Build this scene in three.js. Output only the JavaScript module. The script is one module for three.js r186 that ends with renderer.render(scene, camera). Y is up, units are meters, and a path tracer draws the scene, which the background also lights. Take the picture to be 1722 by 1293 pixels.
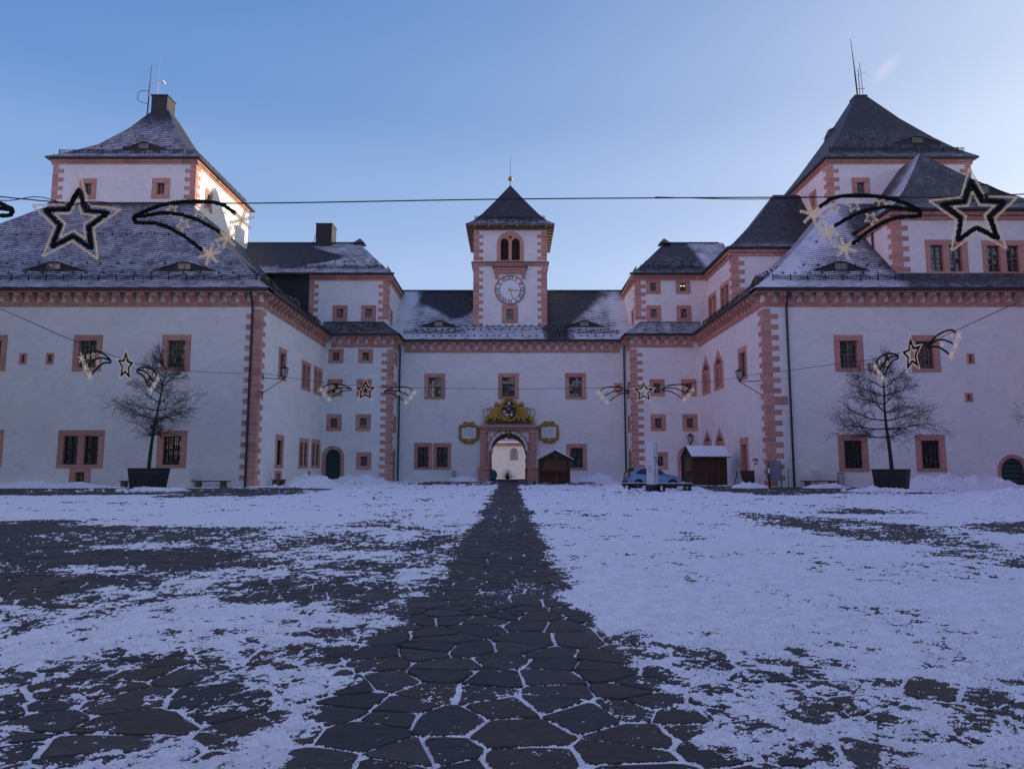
import * as THREE from 'three';
import { mergeGeometries } from 'three/addons/utils/BufferGeometryUtils.js';
import { RoundedBoxGeometry } from 'three/addons/geometries/RoundedBoxGeometry.js';
import { FontLoader } from 'three/addons/loaders/FontLoader.js';
import { TextGeometry } from 'three/addons/geometries/TextGeometry.js';

// ---------------------------------------------------------------- camera, sky, sun, exposure
const scene = new THREE.Scene();
const camera = new THREE.PerspectiveCamera(56.86, 4 / 3, 0.1, 4000);
camera.position.set(0, 1.5, 0);
camera.rotation.x = Math.atan(138.5 / 1194);
const SUN = new THREE.Vector3(29.5, 5.25, -12.65).normalize();
const renderer = new THREE.WebGLRenderer({ antialias: true });
renderer.toneMapping = THREE.LinearToneMapping;
renderer.toneMappingExposure = 1.16;
renderer.shadowMap.enabled = true;
const sun = new THREE.DirectionalLight(new THREE.Color(1.0, 0.82, 0.62), 4.2);
sun.position.copy(SUN).multiplyScalar(300).add(new THREE.Vector3(0, 10, -60));
sun.target.position.set(0, 10, -60);
sun.castShadow = true;
Object.assign(sun.shadow.camera, { left: -110, right: 110, top: 80, bottom: -80, near: 10, far: 700 });
sun.shadow.mapSize.set(4096, 4096);
scene.add(sun, sun.target);

// deterministic noise
function mulberry(a) { return () => { a |= 0; a = a + 0x6D2B79F5 | 0; let t = Math.imul(a ^ a >>> 15, 1 | a); t = t + Math.imul(t ^ t >>> 7, 61 | t) ^ t; return ((t ^ t >>> 14) >>> 0) / 4294967296; }; }
const rnd = mulberry(20231);
function hash(x, y, s = 0) { let h = Math.imul(x | 0, 374761393) + Math.imul(y | 0, 668265263) + Math.imul(s | 0, 1274126177); h = Math.imul(h ^ h >>> 13, 1274126177); h ^= h >>> 16; return (h >>> 0) / 4294967296; }
function vnoise(x, y, s = 0) {
  const i = Math.floor(x), j = Math.floor(y); let fx = x - i, fy = y - j;
  fx = fx * fx * (3 - 2 * fx); fy = fy * fy * (3 - 2 * fy);
  const a = hash(i, j, s), b = hash(i + 1, j, s), c = hash(i, j + 1, s), d = hash(i + 1, j + 1, s);
  return a + (b - a) * fx + (c - a) * fy + (a - b - c + d) * fx * fy;
}
function fbm(x, y, o = 4, s = 0) { let v = 0, a = .5, t = 0; for (let k = 0; k < o; k++) { v += a * vnoise(x, y, s + k * 17); t += a; a *= .5; x = x * 2.03 + 11.7; y = y * 2.03 + 5.3; } return v / t; }
const sstep = (a, b, x) => { const t = Math.min(1, Math.max(0, (x - a) / (b - a))); return t * t * (3 - 2 * t); };
const mix = (a, b, t) => a + (b - a) * t;

{ // clear evening sky: blue overhead, bright towards the low sun, a dusky pink band opposite it
  const W = 1024, H = 512, data = new Float32Array(W * H * 4), d = new THREE.Vector3();
  const stops = [[-90, .30, .32, .42], [-3, .34, .38, .55], [0, .41, .48, .66], [8, .36, .475, .71], [14, .265, .405, .69], [21, .17, .312, .605], [28, .085, .222, .52], [36, .045, .175, .475], [54, .085, .165, .47], [90, .18, .18, .49]];
  for (let j = 0; j < H; j++) for (let i = 0; i < W; i++) {
    const th = ((i + .5) / W - .5) * 2 * Math.PI, el = ((j + .5) / H - .5) * Math.PI;
    d.set(Math.cos(th) * Math.cos(el), Math.sin(el), Math.sin(th) * Math.cos(el));
    const e = el * 180 / Math.PI; let k = 0; while (k < stops.length - 2 && e > stops[k + 1][0]) k++;
    const t = sstep(stops[k][0], stops[k + 1][0], e), c = [1, 2, 3].map(n => mix(stops[k][n], stops[k + 1][n], t));
    const g = Math.acos(Math.max(-1, Math.min(1, d.dot(SUN)))) * 180 / Math.PI, gl = Math.exp(-g / 28);
    c[0] += 1.3 * gl; c[1] += 1.16 * gl; c[2] += .82 * gl;
    const back = sstep(100, 170, g), band = Math.exp(-Math.pow((e - 12) / 27, 2)) * (e > 0 ? 1 : .4);
    c[0] += 1.12 * back * band; c[1] += .44 * back * band; c[2] += .60 * back * band;
    // one thin wisp of cloud, upper right
    const az = Math.atan2(d.x, -d.z) * 180 / Math.PI;
    const wa = (az - 29.2) * .84 + (e - 27.3) * .55, wb = -(az - 29.2) * .55 + (e - 27.3) * .84;
    const wisp = Math.exp(-Math.pow(wa / .9, 2) - Math.pow(wb / .22, 2)) * (.35 + .9 * fbm(az * 2.2, e * 2.2, 3, 5));
    c[0] += .22 * wisp; c[1] += .12 * wisp; c[2] += .07 * wisp;
    const o = (j * W + i) * 4; data[o] = c[0]; data[o + 1] = c[1]; data[o + 2] = c[2]; data[o + 3] = 1;
  }
  const t = new THREE.DataTexture(data, W, H, THREE.RGBAFormat, THREE.FloatType);
  t.mapping = THREE.EquirectangularReflectionMapping; t.magFilter = t.minFilter = THREE.LinearFilter; t.needsUpdate = true;
  scene.background = t; scene.environment = t;
}

// ---------------------------------------------------------------- helpers
const UP = new THREE.Vector3(0, 1, 0), PI = Math.PI, taken = {};
function numbered(n) { const k = taken[n] = (taken[n] ?? -1) + 1; return k ? `${n}_${String(k).padStart(3, '0')}` : n; }
function tag(o, label, category, group, kind) { if (label) o.userData.label = label; if (category) o.userData.category = category; if (group) o.userData.group = group; if (kind) o.userData.kind = kind; return o; }
function thing(name, label, category, group) { const o = new THREE.Group(); o.name = numbered(name); scene.add(o); return tag(o, label, category, group); }
function obj(name, geo, mat, parent) { const g = Array.isArray(geo) ? merge(geo) : geo; const m = new THREE.Mesh(g, mat); m.name = parent ? name : numbered(name); (parent ?? scene).add(m); return m; }
function merge(list) {
  const l = list.map(g => { const n = g.index ? g.toNonIndexed() : g; for (const k of Object.keys(n.attributes)) if (!['position', 'normal', 'uv'].includes(k)) n.deleteAttribute(k); if (!n.attributes.uv) n.setAttribute('uv', new THREE.BufferAttribute(new Float32Array(n.attributes.position.count * 2), 2)); return n; });
  return l.length > 1 ? mergeGeometries(l) : l[0];
}
// box given by its extents, with uv in metres
function bx(x0, x1, y0, y1, z0, z1) {
  const g = new THREE.BoxGeometry(x1 - x0, y1 - y0, z1 - z0); g.translate((x0 + x1) / 2, (y0 + y1) / 2, (z0 + z1) / 2); return metreUV(g);
}
function metreUV(g) {
  const p = g.attributes.position, n = g.attributes.normal, uv = new Float32Array(p.count * 2);
  for (let i = 0; i < p.count; i++) {
    const ax = Math.abs(n.getX(i)), ay = Math.abs(n.getY(i)), az = Math.abs(n.getZ(i));
    uv[2 * i] = ax > az && ax > ay ? p.getZ(i) : p.getX(i); uv[2 * i + 1] = ay > ax && ay > az ? p.getZ(i) : p.getY(i);
  }
  g.setAttribute('uv', new THREE.BufferAttribute(uv, 2)); return g;
}
const rbox = (w, h, d, r = .012) => metreUV(new RoundedBoxGeometry(w, h, d, 1, Math.min(r, w / 2.2, h / 2.2, d / 2.2)));
function bar(a, b, r, seg = 6, r2 = r) {
  const A = new THREE.Vector3(...a), B = new THREE.Vector3(...b), L = A.distanceTo(B), g = new THREE.CylinderGeometry(r2, r, L, seg);
  g.translate(0, L / 2, 0); g.applyQuaternion(new THREE.Quaternion().setFromUnitVectors(UP, B.sub(A).normalize())); g.translate(A.x, A.y, A.z); return g;
}
const tube = (pts, r, n = 24, seg = 6, closed = false) => new THREE.TubeGeometry(new THREE.CatmullRomCurve3(pts.map(p => new THREE.Vector3(...p)), closed, 'centripetal'), n, r, seg, closed);
function extr(shape, depth, bevel = 0) {
  const g = new THREE.ExtrudeGeometry(shape, { depth, bevelEnabled: bevel > 0, bevelSize: bevel, bevelThickness: bevel, bevelSegments: 1, curveSegments: 14 }); return g;
}
const poly = pts => { const s = new THREE.Shape(); pts.forEach((p, i) => i ? s.lineTo(...p) : s.moveTo(...p)); s.closePath(); return s; };
const rectPath = (a, b, c, d) => { const p = new THREE.Path(); p.moveTo(a, c); p.lineTo(b, c); p.lineTo(b, d); p.lineTo(a, d); p.closePath(); return p; };
// face frames: u runs along the wall, v is height, w points out of the wall.  facing the camera: u = x; facing east: u = depth; facing west: u = -depth
const south = D => ({ o: new THREE.Vector3(0, 0, -D), ry: 0 });
const east = X => ({ o: new THREE.Vector3(X, 0, 0), ry: PI / 2 });
const west = X => ({ o: new THREE.Vector3(X, 0, 0), ry: -PI / 2 });
const north = D => ({ o: new THREE.Vector3(0, 0, -D), ry: PI });   // u = -x
function place(m, fr, u = 0, v = 0, w = 0) { m.position.set(u, v, w).applyAxisAngle(UP, fr.ry).add(fr.o); m.rotation.y = fr.ry; return m; }

// ---------------------------------------------------------------- materials
function dataTex(w, h, fn, srgb = true) {
  const d = new Uint8ClampedArray(w * h * 4);
  for (let j = 0; j < h; j++) for (let i = 0; i < w; i++) { const c = fn(i, j), o = (j * w + i) * 4; d[o] = c[0]; d[o + 1] = c[1]; d[o + 2] = c[2]; d[o + 3] = 255; }
  const t = new THREE.DataTexture(new Uint8Array(d.buffer), w, h); if (srgb) t.colorSpace = THREE.SRGBColorSpace;
  t.wrapS = t.wrapT = THREE.RepeatWrapping; t.magFilter = THREE.LinearFilter; t.minFilter = THREE.LinearMipmapLinearFilter; t.generateMipmaps = true; t.needsUpdate = true; return t;
}
const rep = (t, m) => { t.repeat.set(1 / m, 1 / m); return t; };
const std = (r, g, b, rough = .9, o = {}) => new THREE.MeshStandardMaterial({ color: new THREE.Color().setRGB(r, g, b), roughness: rough, ...o });
const pn = (x, y, n, s) => { // tiling value noise of n cells
  const i = Math.floor(x), j = Math.floor(y), fx = x - i, fy = y - j, q = t => t * t * (3 - 2 * t), m = a => ((a % n) + n) % n;
  const a = hash(m(i), m(j), s), b = hash(m(i + 1), m(j), s), c = hash(m(i), m(j + 1), s), d = hash(m(i + 1), m(j + 1), s), u = q(fx), v = q(fy);
  return a + (b - a) * u + (c - a) * v + (a - b - c + d) * u * v;
};
const plasterBump = rep(dataTex(1024, 1024, (i, j) => { const v = 128 + 60 * (pn(i / 8, j / 3, 128, 1) - .5) + 70 * (pn(i / 32, j / 14, 32, 2) - .5) + 50 * (hash(i, j, 3) - .5); return [v, v, v]; }, false), 7.3);
const plasterMap = rep(dataTex(2048, 1024, (i, j) => {
  const big = pn(i / 128, j / 128, 16, 4), mid = pn(i / 40, j / 22, 52, 5), fine = hash(i, j, 7), trowel = pn(i / 26, j / 4, 79, 9);
  let v = 234 + 9 * (big - .5) + 8 * (mid - .5) + 9 * (trowel - .5) + 9 * (fine - .5); const y = 7 * pn(i / 100, j / 60, 21, 8);
  // weathered blotches and thin run marks with their own edges
  const bl = pn(i / 70, j / 55, 30, 15) * .6 + pn(i / 17, j / 15, 121, 16) * .4, run = pn(i / 5, j / 170, 410, 17) * .65 + pn(i / 2, j / 40, 1024, 18) * .35, st = sstep(.66, .78, bl), rn = sstep(.72, .84, run) * sstep(.45, .6, pn(i / 150, j / 150, 14, 19));
  v -= 4 * st * (.6 + .8 * (fine - .2)) + 5 * rn;
  return [v - 2 + 2 * rn, v - 4 - y * .4 - 2 * st, v - 8 - y - 4 * rn];
}), 1); plasterMap.repeat.set(1 / 23.4, 1 / 11.7);
const M = {};
M.plaster = new THREE.MeshStandardMaterial({ map: plasterMap, bumpMap: plasterBump, bumpScale: .012, roughness: .95 });
const stoneMap = rep(dataTex(256, 256, (i, j) => { const v = 222 + 44 * (pn(i / 16, j / 8, 16, 11) - .5) + 30 * (pn(i / 64, j / 42.7, 4, 14) - .5) + 30 * (pn(i / 4, j / 4, 64, 12) - .5) + 24 * (hash(i, j, 13) - .5); return [v, v, v]; }), 1.3);
const sand = (r, g, b) => std(r, g, b, .92, { map: stoneMap, bumpMap: stoneMap, bumpScale: .006 });
M.sand = [sand(.76, .40, .31), sand(.70, .36, .285), sand(.80, .435, .335), sand(.66, .335, .265)];
const sandy = () => M.sand[Math.floor(rnd() * 4)];
M.sandDark = sand(.62, .31, .25);
M.rubble = std(.26, .24, .23, .95, { map: stoneMap });
M.iron = std(.012, .012, .014, .55, { metalness: .2 });
M.pipe = std(.022, .024, .03, .5);
M.lead = std(.05, .055, .065, .6);
M.slateDark = std(.022, .023, .027, .7);
M.glass = new THREE.MeshPhysicalMaterial({ color: new THREE.Color().setRGB(.018, .02, .026), roughness: .05, ior: 1.75, specularIntensity: 1, clearcoat: 1, clearcoatRoughness: .04 });
M.woodFrame = std(.16, .125, .075, .7);
M.woodDark = std(.055, .04, .03, .7);
M.paintOlive = std(.19, .17, .09, .7);
M.dark = std(.012, .011, .012, 1);
M.gold = std(.40, .24, .04, .36, { metalness: .5 });
M.goldPaint = std(.55, .37, .05, .5);
M.white = std(.82, .82, .82, .8);
M.black = std(.015, .015, .018, .6);
const snowMap = rep(dataTex(512, 512, (i, j) => { const v = 240 + 18 * (pn(i / 32, j / 32, 16, 21) - .5) + 18 * (pn(i / 6, j / 6, 85, 22) - .5) + 16 * (hash(i, j, 23) - .5); if (hash(i >> 1, j >> 1, 24) < .012) return [120, 100, 84]; return [v - 3, v - 1, v + 3]; }), 1.9);
M.snow = std(1, 1, 1, .85, { map: snowMap, bumpMap: snowMap, bumpScale: .012 });
const woodMap = rep(dataTex(256, 512, (i, j) => { const v = 190 + 70 * (pn(i / 3, j / 64, 85, 31) - .5) + 40 * (pn(i / 16, j / 128, 16, 32) - .5) + 20 * (hash(i, j, 33) - .5); return [v, v * .97, v * .93]; }), 1.1);
const wood = (r, g, b) => std(r, g, b, .8, { map: woodMap, bumpMap: woodMap, bumpScale: .004 });
M.hut = [wood(.135, .07, .035), wood(.12, .062, .031), wood(.15, .08, .042)];
M.soffit = wood(.42, .33, .22);
M.green = [std(.014, .075, .062, .55), std(.006, .02, .018, .6)];

// slate with thin snow: course lines are slate edges, snow lies where cover(u, s) is high (u, s in metres along eave and up the slope)
function slateMat(Wm, Lm, cover, seed, tilt = .16, px = 30) {
  const w = Math.min(1400, Math.ceil(Wm * px)), h = Math.min(1024, Math.ceil(Lm * px));
  const tex = dataTex(w, h, (i, j) => {
    const u = i / w * Wm, s = j / h * Lm, wob = .05 * fbm(u * .9, s * .9, 2, seed);
    const cy = (s + u * tilt + wob) / .34, row = Math.floor(cy), cxx = (u - s * tilt) / .3 + (row & 1) * .5 + hash(row, 3, seed) * .3, col = Math.floor(cxx);
    const fx = cxx - col - .5, fy = cy - row - .34 * fx * fx, rr = hash(row, col, seed);
    const n = fbm(u * 1.3, s * 1.3, 3, seed + 40) - .5, f = hash(i, j, seed + 9) - .5, c = cover(u, s) + n * .42 + (rr - .5) * .2 + f * .12;
    const edge = fy < .27 + .12 * rr || fx > .45;
    const a = edge ? sstep(.8, 1.3, c) * .8 : sstep(.12, 1.08, c);
    const v = 40 + 20 * (rr - .5) + 10 * f, sn = 236 + 10 * n;
    return [mix(v, sn - 4, a * .93), mix(v + 1, sn - 2, a * .93), mix(v + 5, sn + 2, a * .93)];
  });
  tex.wrapS = tex.wrapT = THREE.ClampToEdgeWrapping;
  return new THREE.MeshStandardMaterial({ map: tex, roughness: .62, bumpMap: tex, bumpScale: .014, side: THREE.DoubleSide });
}
// one slope: profile [[w, y], ...] from eave up; edges uL(w), uR(w)
function slope(parent, fr, profile, uL, uR, cover, seed, tilt) {
  let s = 0; const S = profile.map((p, k) => k ? s += Math.hypot(p[0] - profile[k - 1][0], p[1] - profile[k - 1][1]) : 0);
  const us = profile.flatMap(p => [uL(p[0]), uR(p[0])]), u0 = Math.min(...us), u1 = Math.max(...us), W = u1 - u0, L = s;
  const pos = [], uv = [], idx = [];
  profile.forEach(([w, y], k) => [uL(w), uR(w)].forEach(u => { pos.push(u, y, w); uv.push((u - u0) / W, S[k] / L); }));
  for (let k = 0; k < profile.length - 1; k++) idx.push(2 * k, 2 * k + 1, 2 * k + 3, 2 * k, 2 * k + 3, 2 * k + 2);
  let g = new THREE.BufferGeometry(); g.setAttribute('position', new THREE.Float32BufferAttribute(pos, 3)); g.setAttribute('uv', new THREE.Float32BufferAttribute(uv, 2)); g.setIndex(idx); g.computeVertexNormals();
  const m = obj('roof_slope', g, slateMat(W, L, (u, q) => cover(u / W, q / L, u + u0, q), seed, tilt), parent); place(m, fr);
  return m;
}
const profY = (pr, w) => { for (let k = 0; k < pr.length - 1; k++) if (w <= pr[k][0] && w >= pr[k + 1][0]) return mix(pr[k][1], pr[k + 1][1], (pr[k][0] - w) / (pr[k][0] - pr[k + 1][0])); return pr[pr.length - 1][1]; };
const genericSlate = slateMat(8, 6, (u, s) => .35, 77), snowySlate = slateMat(8, 6, (u, s) => .75, 78);
const hookGeo = (() => merge([bx(-.03, .03, 0, .2, -.02, .02), bx(-.13, .13, .05, .09, -.02, .02)]))();
// fence-like snow guard and scattered snow hooks on a slope
function guard(parent, fr, pr, u0, u1, wq) {
  const y = profY(pr, wq), L = [];
  for (const h of [.12, .24, .36]) L.push(bx(u0, u1, y + h, y + h + .045, wq - .02, wq + .02));
  for (let u = u0; u <= u1; u += 1.35) L.push(bx(u - .035, u + .035, y - .05, y + .46, wq - .03, wq + .03));
  for (let u = u0; u <= u1; u += .24) L.push(bx(u - .012, u + .012, y + .1, y + .38, wq - .008, wq + .008));
  place(obj('snow_guard', L, M.iron, parent), fr);
}
function hooks(parent, fr, pr, uL, uR, ws, step) {
  const L = [];
  for (const w of ws) { const a = uL(w) + .8, b = uR(w) - .8; for (let u = a + rnd() * step; u < b; u += step * (.8 + .4 * rnd())) L.push(hookGeo.clone().translate(u, profY(pr, w) + .0, w)); }
  if (L.length) place(tag(obj('snow_hook', L, M.iron, parent), null, null, null, 'stuff'), fr);
}
// eyebrow dormer: low bell-shaped front with a tiny window, its roof running back into the slope
function dormer(parent, fr, pr, uc, w0, W, H, snowy = true) {
  const g = new THREE.Group(); g.name = 'dormer'; parent.add(g); place(g, fr);
  const N = 28, bell = t => { const a = Math.abs(t); return a < .13 ? 1 : Math.pow(1 - (a - .13) / .87, 1.25); };
  const y0 = profY(pr, w0), top = [], back = [];
  for (let i = 0; i <= N; i++) {
    const t = i / N * 2 - 1, u = uc + t * W / 2, h = H * bell(t) + .005; let w = w0;
    const rise = .5; while (w > w0 - 6 && profY(pr, w) < y0 + h + (w0 - w) * rise) w -= .06;
    top.push([u, y0 + h, w0 + .18]); back.push([u * .55 + uc * .45, profY(pr, w) + .02, w]);
  }
  const P = [], U = [], F = [];
  for (let i = 0; i < N; i++) for (const q of [[top[i], top[i + 1], back[i + 1]], [top[i], back[i + 1], back[i]]]) for (const p of q) { P.push(...p); U.push(p[0] / 8, -p[2] / 6); }
  const rg = new THREE.BufferGeometry(); rg.setAttribute('position', new THREE.Float32BufferAttribute(P, 3)); rg.setAttribute('uv', new THREE.Float32BufferAttribute(U, 2)); rg.computeVertexNormals();
  obj('dormer_roof', rg, snowy ? snowySlate : genericSlate, g);
  const sh = poly([[uc - W / 2, y0 - .25], [uc + W / 2, y0 - .25], ...top.slice().reverse().map(p => [p[0], p[1] - .05])]);
  const fg = extr(sh, .1); fg.translate(0, 0, w0); obj('dormer_front', fg, M.slateDark, g);
  const ww = W * .095, hh = H * .34, yc = y0 + H * .42;
  const fr4 = [bx(uc - ww, uc + ww, yc - hh - .04, yc - hh + .05, w0 + .09, w0 + .17), bx(uc - ww, uc + ww, yc + hh - .05, yc + hh + .04, w0 + .09, w0 + .17)];
  for (const a of [-ww, 0, ww]) fr4.push(bx(uc + a - .035, uc + a + .035, yc - hh, yc + hh, w0 + .088, w0 + .172));
  obj('frame', fr4, M.paintOlive, g); obj('pane', bx(uc - ww, uc + ww, yc - hh, yc + hh, w0 + .08, w0 + .13), M.glass, g);
}

// wall slab with openings; holes are [u0, u1, v0, v1] or THREE.Path
function wall(parent, fr, pts, holes = [], thick = .6, mat = M.plaster) {
  const s = poly(pts); for (const h of holes) s.holes.push(Array.isArray(h) ? rectPath(...h) : h);
  const g = extr(s, thick); g.translate(0, 0, -thick); return place(obj('wall', g, mat, parent), fr);
}
const rect = (a, b, c, d) => [[a, c], [b, c], [b, d], [a, d]];
// panes set at slightly different tilts, like old glass
function panes(u0, u1, v0, v1, nx, ny, w, seed) {
  const L = [], du = (u1 - u0) / nx, dv = (v1 - v0) / ny;
  for (let i = 0; i < nx; i++) for (let j = 0; j < ny; j++) {
    const g = new THREE.PlaneGeometry(du, dv); g.rotateX((hash(i, j, seed) - .5) * .09); g.rotateY((hash(i, j, seed + 5) - .5) * .09); g.translate(u0 + du * (i + .5), v0 + dv * (j + .5), w); L.push(g);
  }
  return merge(L);
}
function lattice(u0, u1, v0, v1, nx, ny, w, t = .035, t2 = .02, big = true) {
  const L = [bx(u0, u0 + .07, v0, v1, w - .04, w + .04), bx(u1 - .07, u1, v0, v1, w - .04, w + .04), bx(u0 + .07, u1 - .07, v0, v0 + .08, w - .04, w + .04), bx(u0 + .07, u1 - .07, v1 - .07, v1, w - .04, w + .04)];
  if (big) { const uc = (u0 + u1) / 2, vc = mix(v0, v1, .52); L.push(bx(uc - .055, uc + .055, v0 + .08, v1 - .07, w - .036, w + .05), bx(u0 + .07, u1 - .07, vc - .05, vc + .05, w - .033, w + .045)); }
  for (let i = 1; i < nx; i++) L.push(bx(mix(u0, u1, i / nx) - t / 2, mix(u0, u1, i / nx) + t / 2, v0 + .08, v1 - .07, w - .02, w + .025));
  for (let j = 1; j < ny; j++) L.push(bx(u0 + .07, u1 - .07, mix(v0, v1, j / ny) - t2 / 2 - .005, mix(v0, v1, j / ny) + t2 / 2 + .005, w - .017, w + .021));
  return merge(L);
}
const winCache = {};
let paneSeed = 1;
// window with a red stone surround; returns the hole to cut.  kind: tall, barred, small, slit, double, doublebarred
function win(parent, fr, u0, u1, v0, v1, kind = 'tall', name = 'window') {
  const W = +(u1 - u0).toFixed(2), H = +(v1 - v0).toFixed(2), key = `${kind}_${W}_${H}_${paneSeed % 3}`; paneSeed++;
  let proto = winCache[key];
  if (!proto) {
    proto = new THREE.Group(); winCache[key] = proto;
    const dbl = kind.startsWith('double'), small = kind === 'small', slit = kind === 'slit';
    const ms = slit ? W * .3 : small ? W * .29 : dbl ? W * .125 : W * .2, mt = slit ? H * .2 : small ? H * .24 : .44, mb = slit ? H * .16 : small ? H * .19 : .26;
    const st = (n, a, b, c, d, zf = .045) => { const g = rbox(b - a, d - c, .34 + zf, .018); g.translate((a + b) / 2, (c + d) / 2, (zf - .34) / 2); return obj(n, g, sandy(), proto); };
    st('lintel', -.0, W, H - mt, H); st('sill', 0, W, 0, mb - .012, .075);
    st('jamb', 0, ms, mb, H - mt - .012); st('jamb', W - ms, W, mb, H - mt - .012);
    const op = dbl ? [[ms, W / 2 - ms * .55], [W / 2 + ms * .55, W - ms]] : [[ms, W - ms]];
    if (dbl) st('mullion', W / 2 - ms * .55, W / 2 + ms * .55, mb, H - mt - .012, .03);
    const ft = H - mt, barred = kind.endsWith('barred');
    for (const [a, b] of op) {
      const nx = slit ? 1 : small ? 2 : dbl ? 2 : 4, ny = slit ? 2 : small ? 3 : 6;
      obj('pane', panes(a, b, mb, ft, nx, ny, -.27, paneSeed * 7), M.glass, proto);
      if (!slit) obj('frame', lattice(a, b, mb, ft, nx, ny, -.24, .03, .025, !small || true), barred ? M.woodDark : M.woodFrame, proto);
      if (barred) { const L = []; for (let i = 1; i < (dbl ? 5 : 7); i++) L.push(bx(mix(a, b, i / (dbl ? 5 : 7)) - .014, mix(a, b, i / (dbl ? 5 : 7)) + .014, mb, ft, -.12, -.092)); for (let j = 1; j < 9; j++) L.push(bx(a, b, mix(mb, ft, j / 9) - .013, mix(mb, ft, j / 9) + .013, -.13, -.105)); obj('grille', L, M.iron, proto); }
    }
  }
  const m = proto.clone(); m.name = name; parent.add(m); place(m, fr, u0, v0, 0);
  const e = .05; return [u0 + e, u1 - e, v0 + e, v1 - e];
}
// corner stones wrapping an outer corner at (x, depth); ax, az: +-1 towards the two visible faces' inside
const quoinGeo = {};
function quoins(parent, x, D, sx, sd, v0, v1, big = 1.12, sml = .56, h = .405) {
  let k = 0;
  for (let v = v1 - h; v > v0 - .02; v -= h, k++) {
    const a = k % 2 ? big : sml, b = k % 2 ? sml : big, p = .035, key = `${a}_${b}_${h}`;
    const g = quoinGeo[key] ??= [0, 1].map(() => { const q = rbox(a + p, h - .028, b + p, .015); return q; });
    const m = obj('quoin_stone', g[0], sandy(), parent);
    m.position.set(x + sx * (a - p) / 2, v + h / 2, -(D + sd * (b - p) / 2));
  }
}
const corbelGeo = (() => { const s = new THREE.Shape(); s.moveTo(-.1, 0); s.lineTo(.04, 0); s.quadraticCurveTo(.12, .03, .17, .12); s.quadraticCurveTo(.2, .22, .34, .27); s.quadraticCurveTo(.58, .33, .6, .52); s.lineTo(.6, .6); s.lineTo(-.1, .6); s.closePath(); const g = new THREE.ExtrudeGeometry(s, { depth: .5, bevelEnabled: false, curveSegments: 5 }); g.translate(0, 0, -.25); g.rotateY(-PI / 2); return g; })();
const bandGeo = [rbox(.465, .17, .3, .015), rbox(.465, .2, .34, .015)];
// eaves cornice: two rows of band stones, consoles, a beam and the gutter
function cornice(parent, fr, u0, u1, b0, b1, dy = 0) {
  const n = Math.round((u1 - u0) / .48), st = (u1 - u0) / n;
  for (let i = 0; i < n; i++) for (const r of [0, 1]) { const m = obj('band_stone', bandGeo[r], sandy(), parent); m.scale.x = (st - .018) / .465; place(m, fr, u0 + st * (i + .5), r ? 13.88 + dy : 13.675 + dy, r ? -.07 : -.09); }
  const nc = Math.round((u1 - u0) / .957), sc = (u1 - u0) / nc;
  for (let i = 0; i < nc; i++) place(obj('corbel', corbelGeo, sandy(), parent), fr, u0 + sc * (i + .5), 13.99 + dy, 0);
  place(obj('eaves_beam', [bx(b0, b1, 14.592 + dy, 14.72 + dy, -.3, .66)], M.sandDark, parent), fr);
  place(obj('gutter', [bx(b0, b1, 14.722 + dy, 14.93 + dy, .5, .86)], M.pipe, parent), fr);
}
// plain moulded cornice of jointed stones
function topBand(parent, fr, u0, u1, v0, v1, pr = .22, e0 = 0, e1 = 0) {
  const n = Math.max(1, Math.round((u1 - u0) / 1.3)), st = (u1 - u0) / n, h = v1 - v0;
  for (let i = 0; i < n; i++) { const a = u0 + st * i + (i ? .012 : -e0), b = u0 + st * (i + 1) + (i === n - 1 ? e1 : -.012); const m = obj('cornice_stone', [bx(a, b, v0, v0 + h * .5, -.15, pr * .4), bx(a, b, v0 + h * .5 + .002, v1, -.15, pr)], sandy(), parent); place(m, fr); }
}
function downpipe(parent, fr, u, top = 14.78, off = .62) {
  const m = obj('downpipe', [tube([[u, top, off], [u, top - .35, off], [u, top - .75, .35], [u, top - 1.25, .15], [u, top - 1.7, .13]], .085, 24, 8), bar([u, top - 1.65, .13], [u, 0, .13], .085, 8), ...[2, 5, 8, 11].map(y => bar([u, y, .13], [u, y + .1, .13], .115, 8))], M.pipe, parent);
  return place(m, fr);
}

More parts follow.
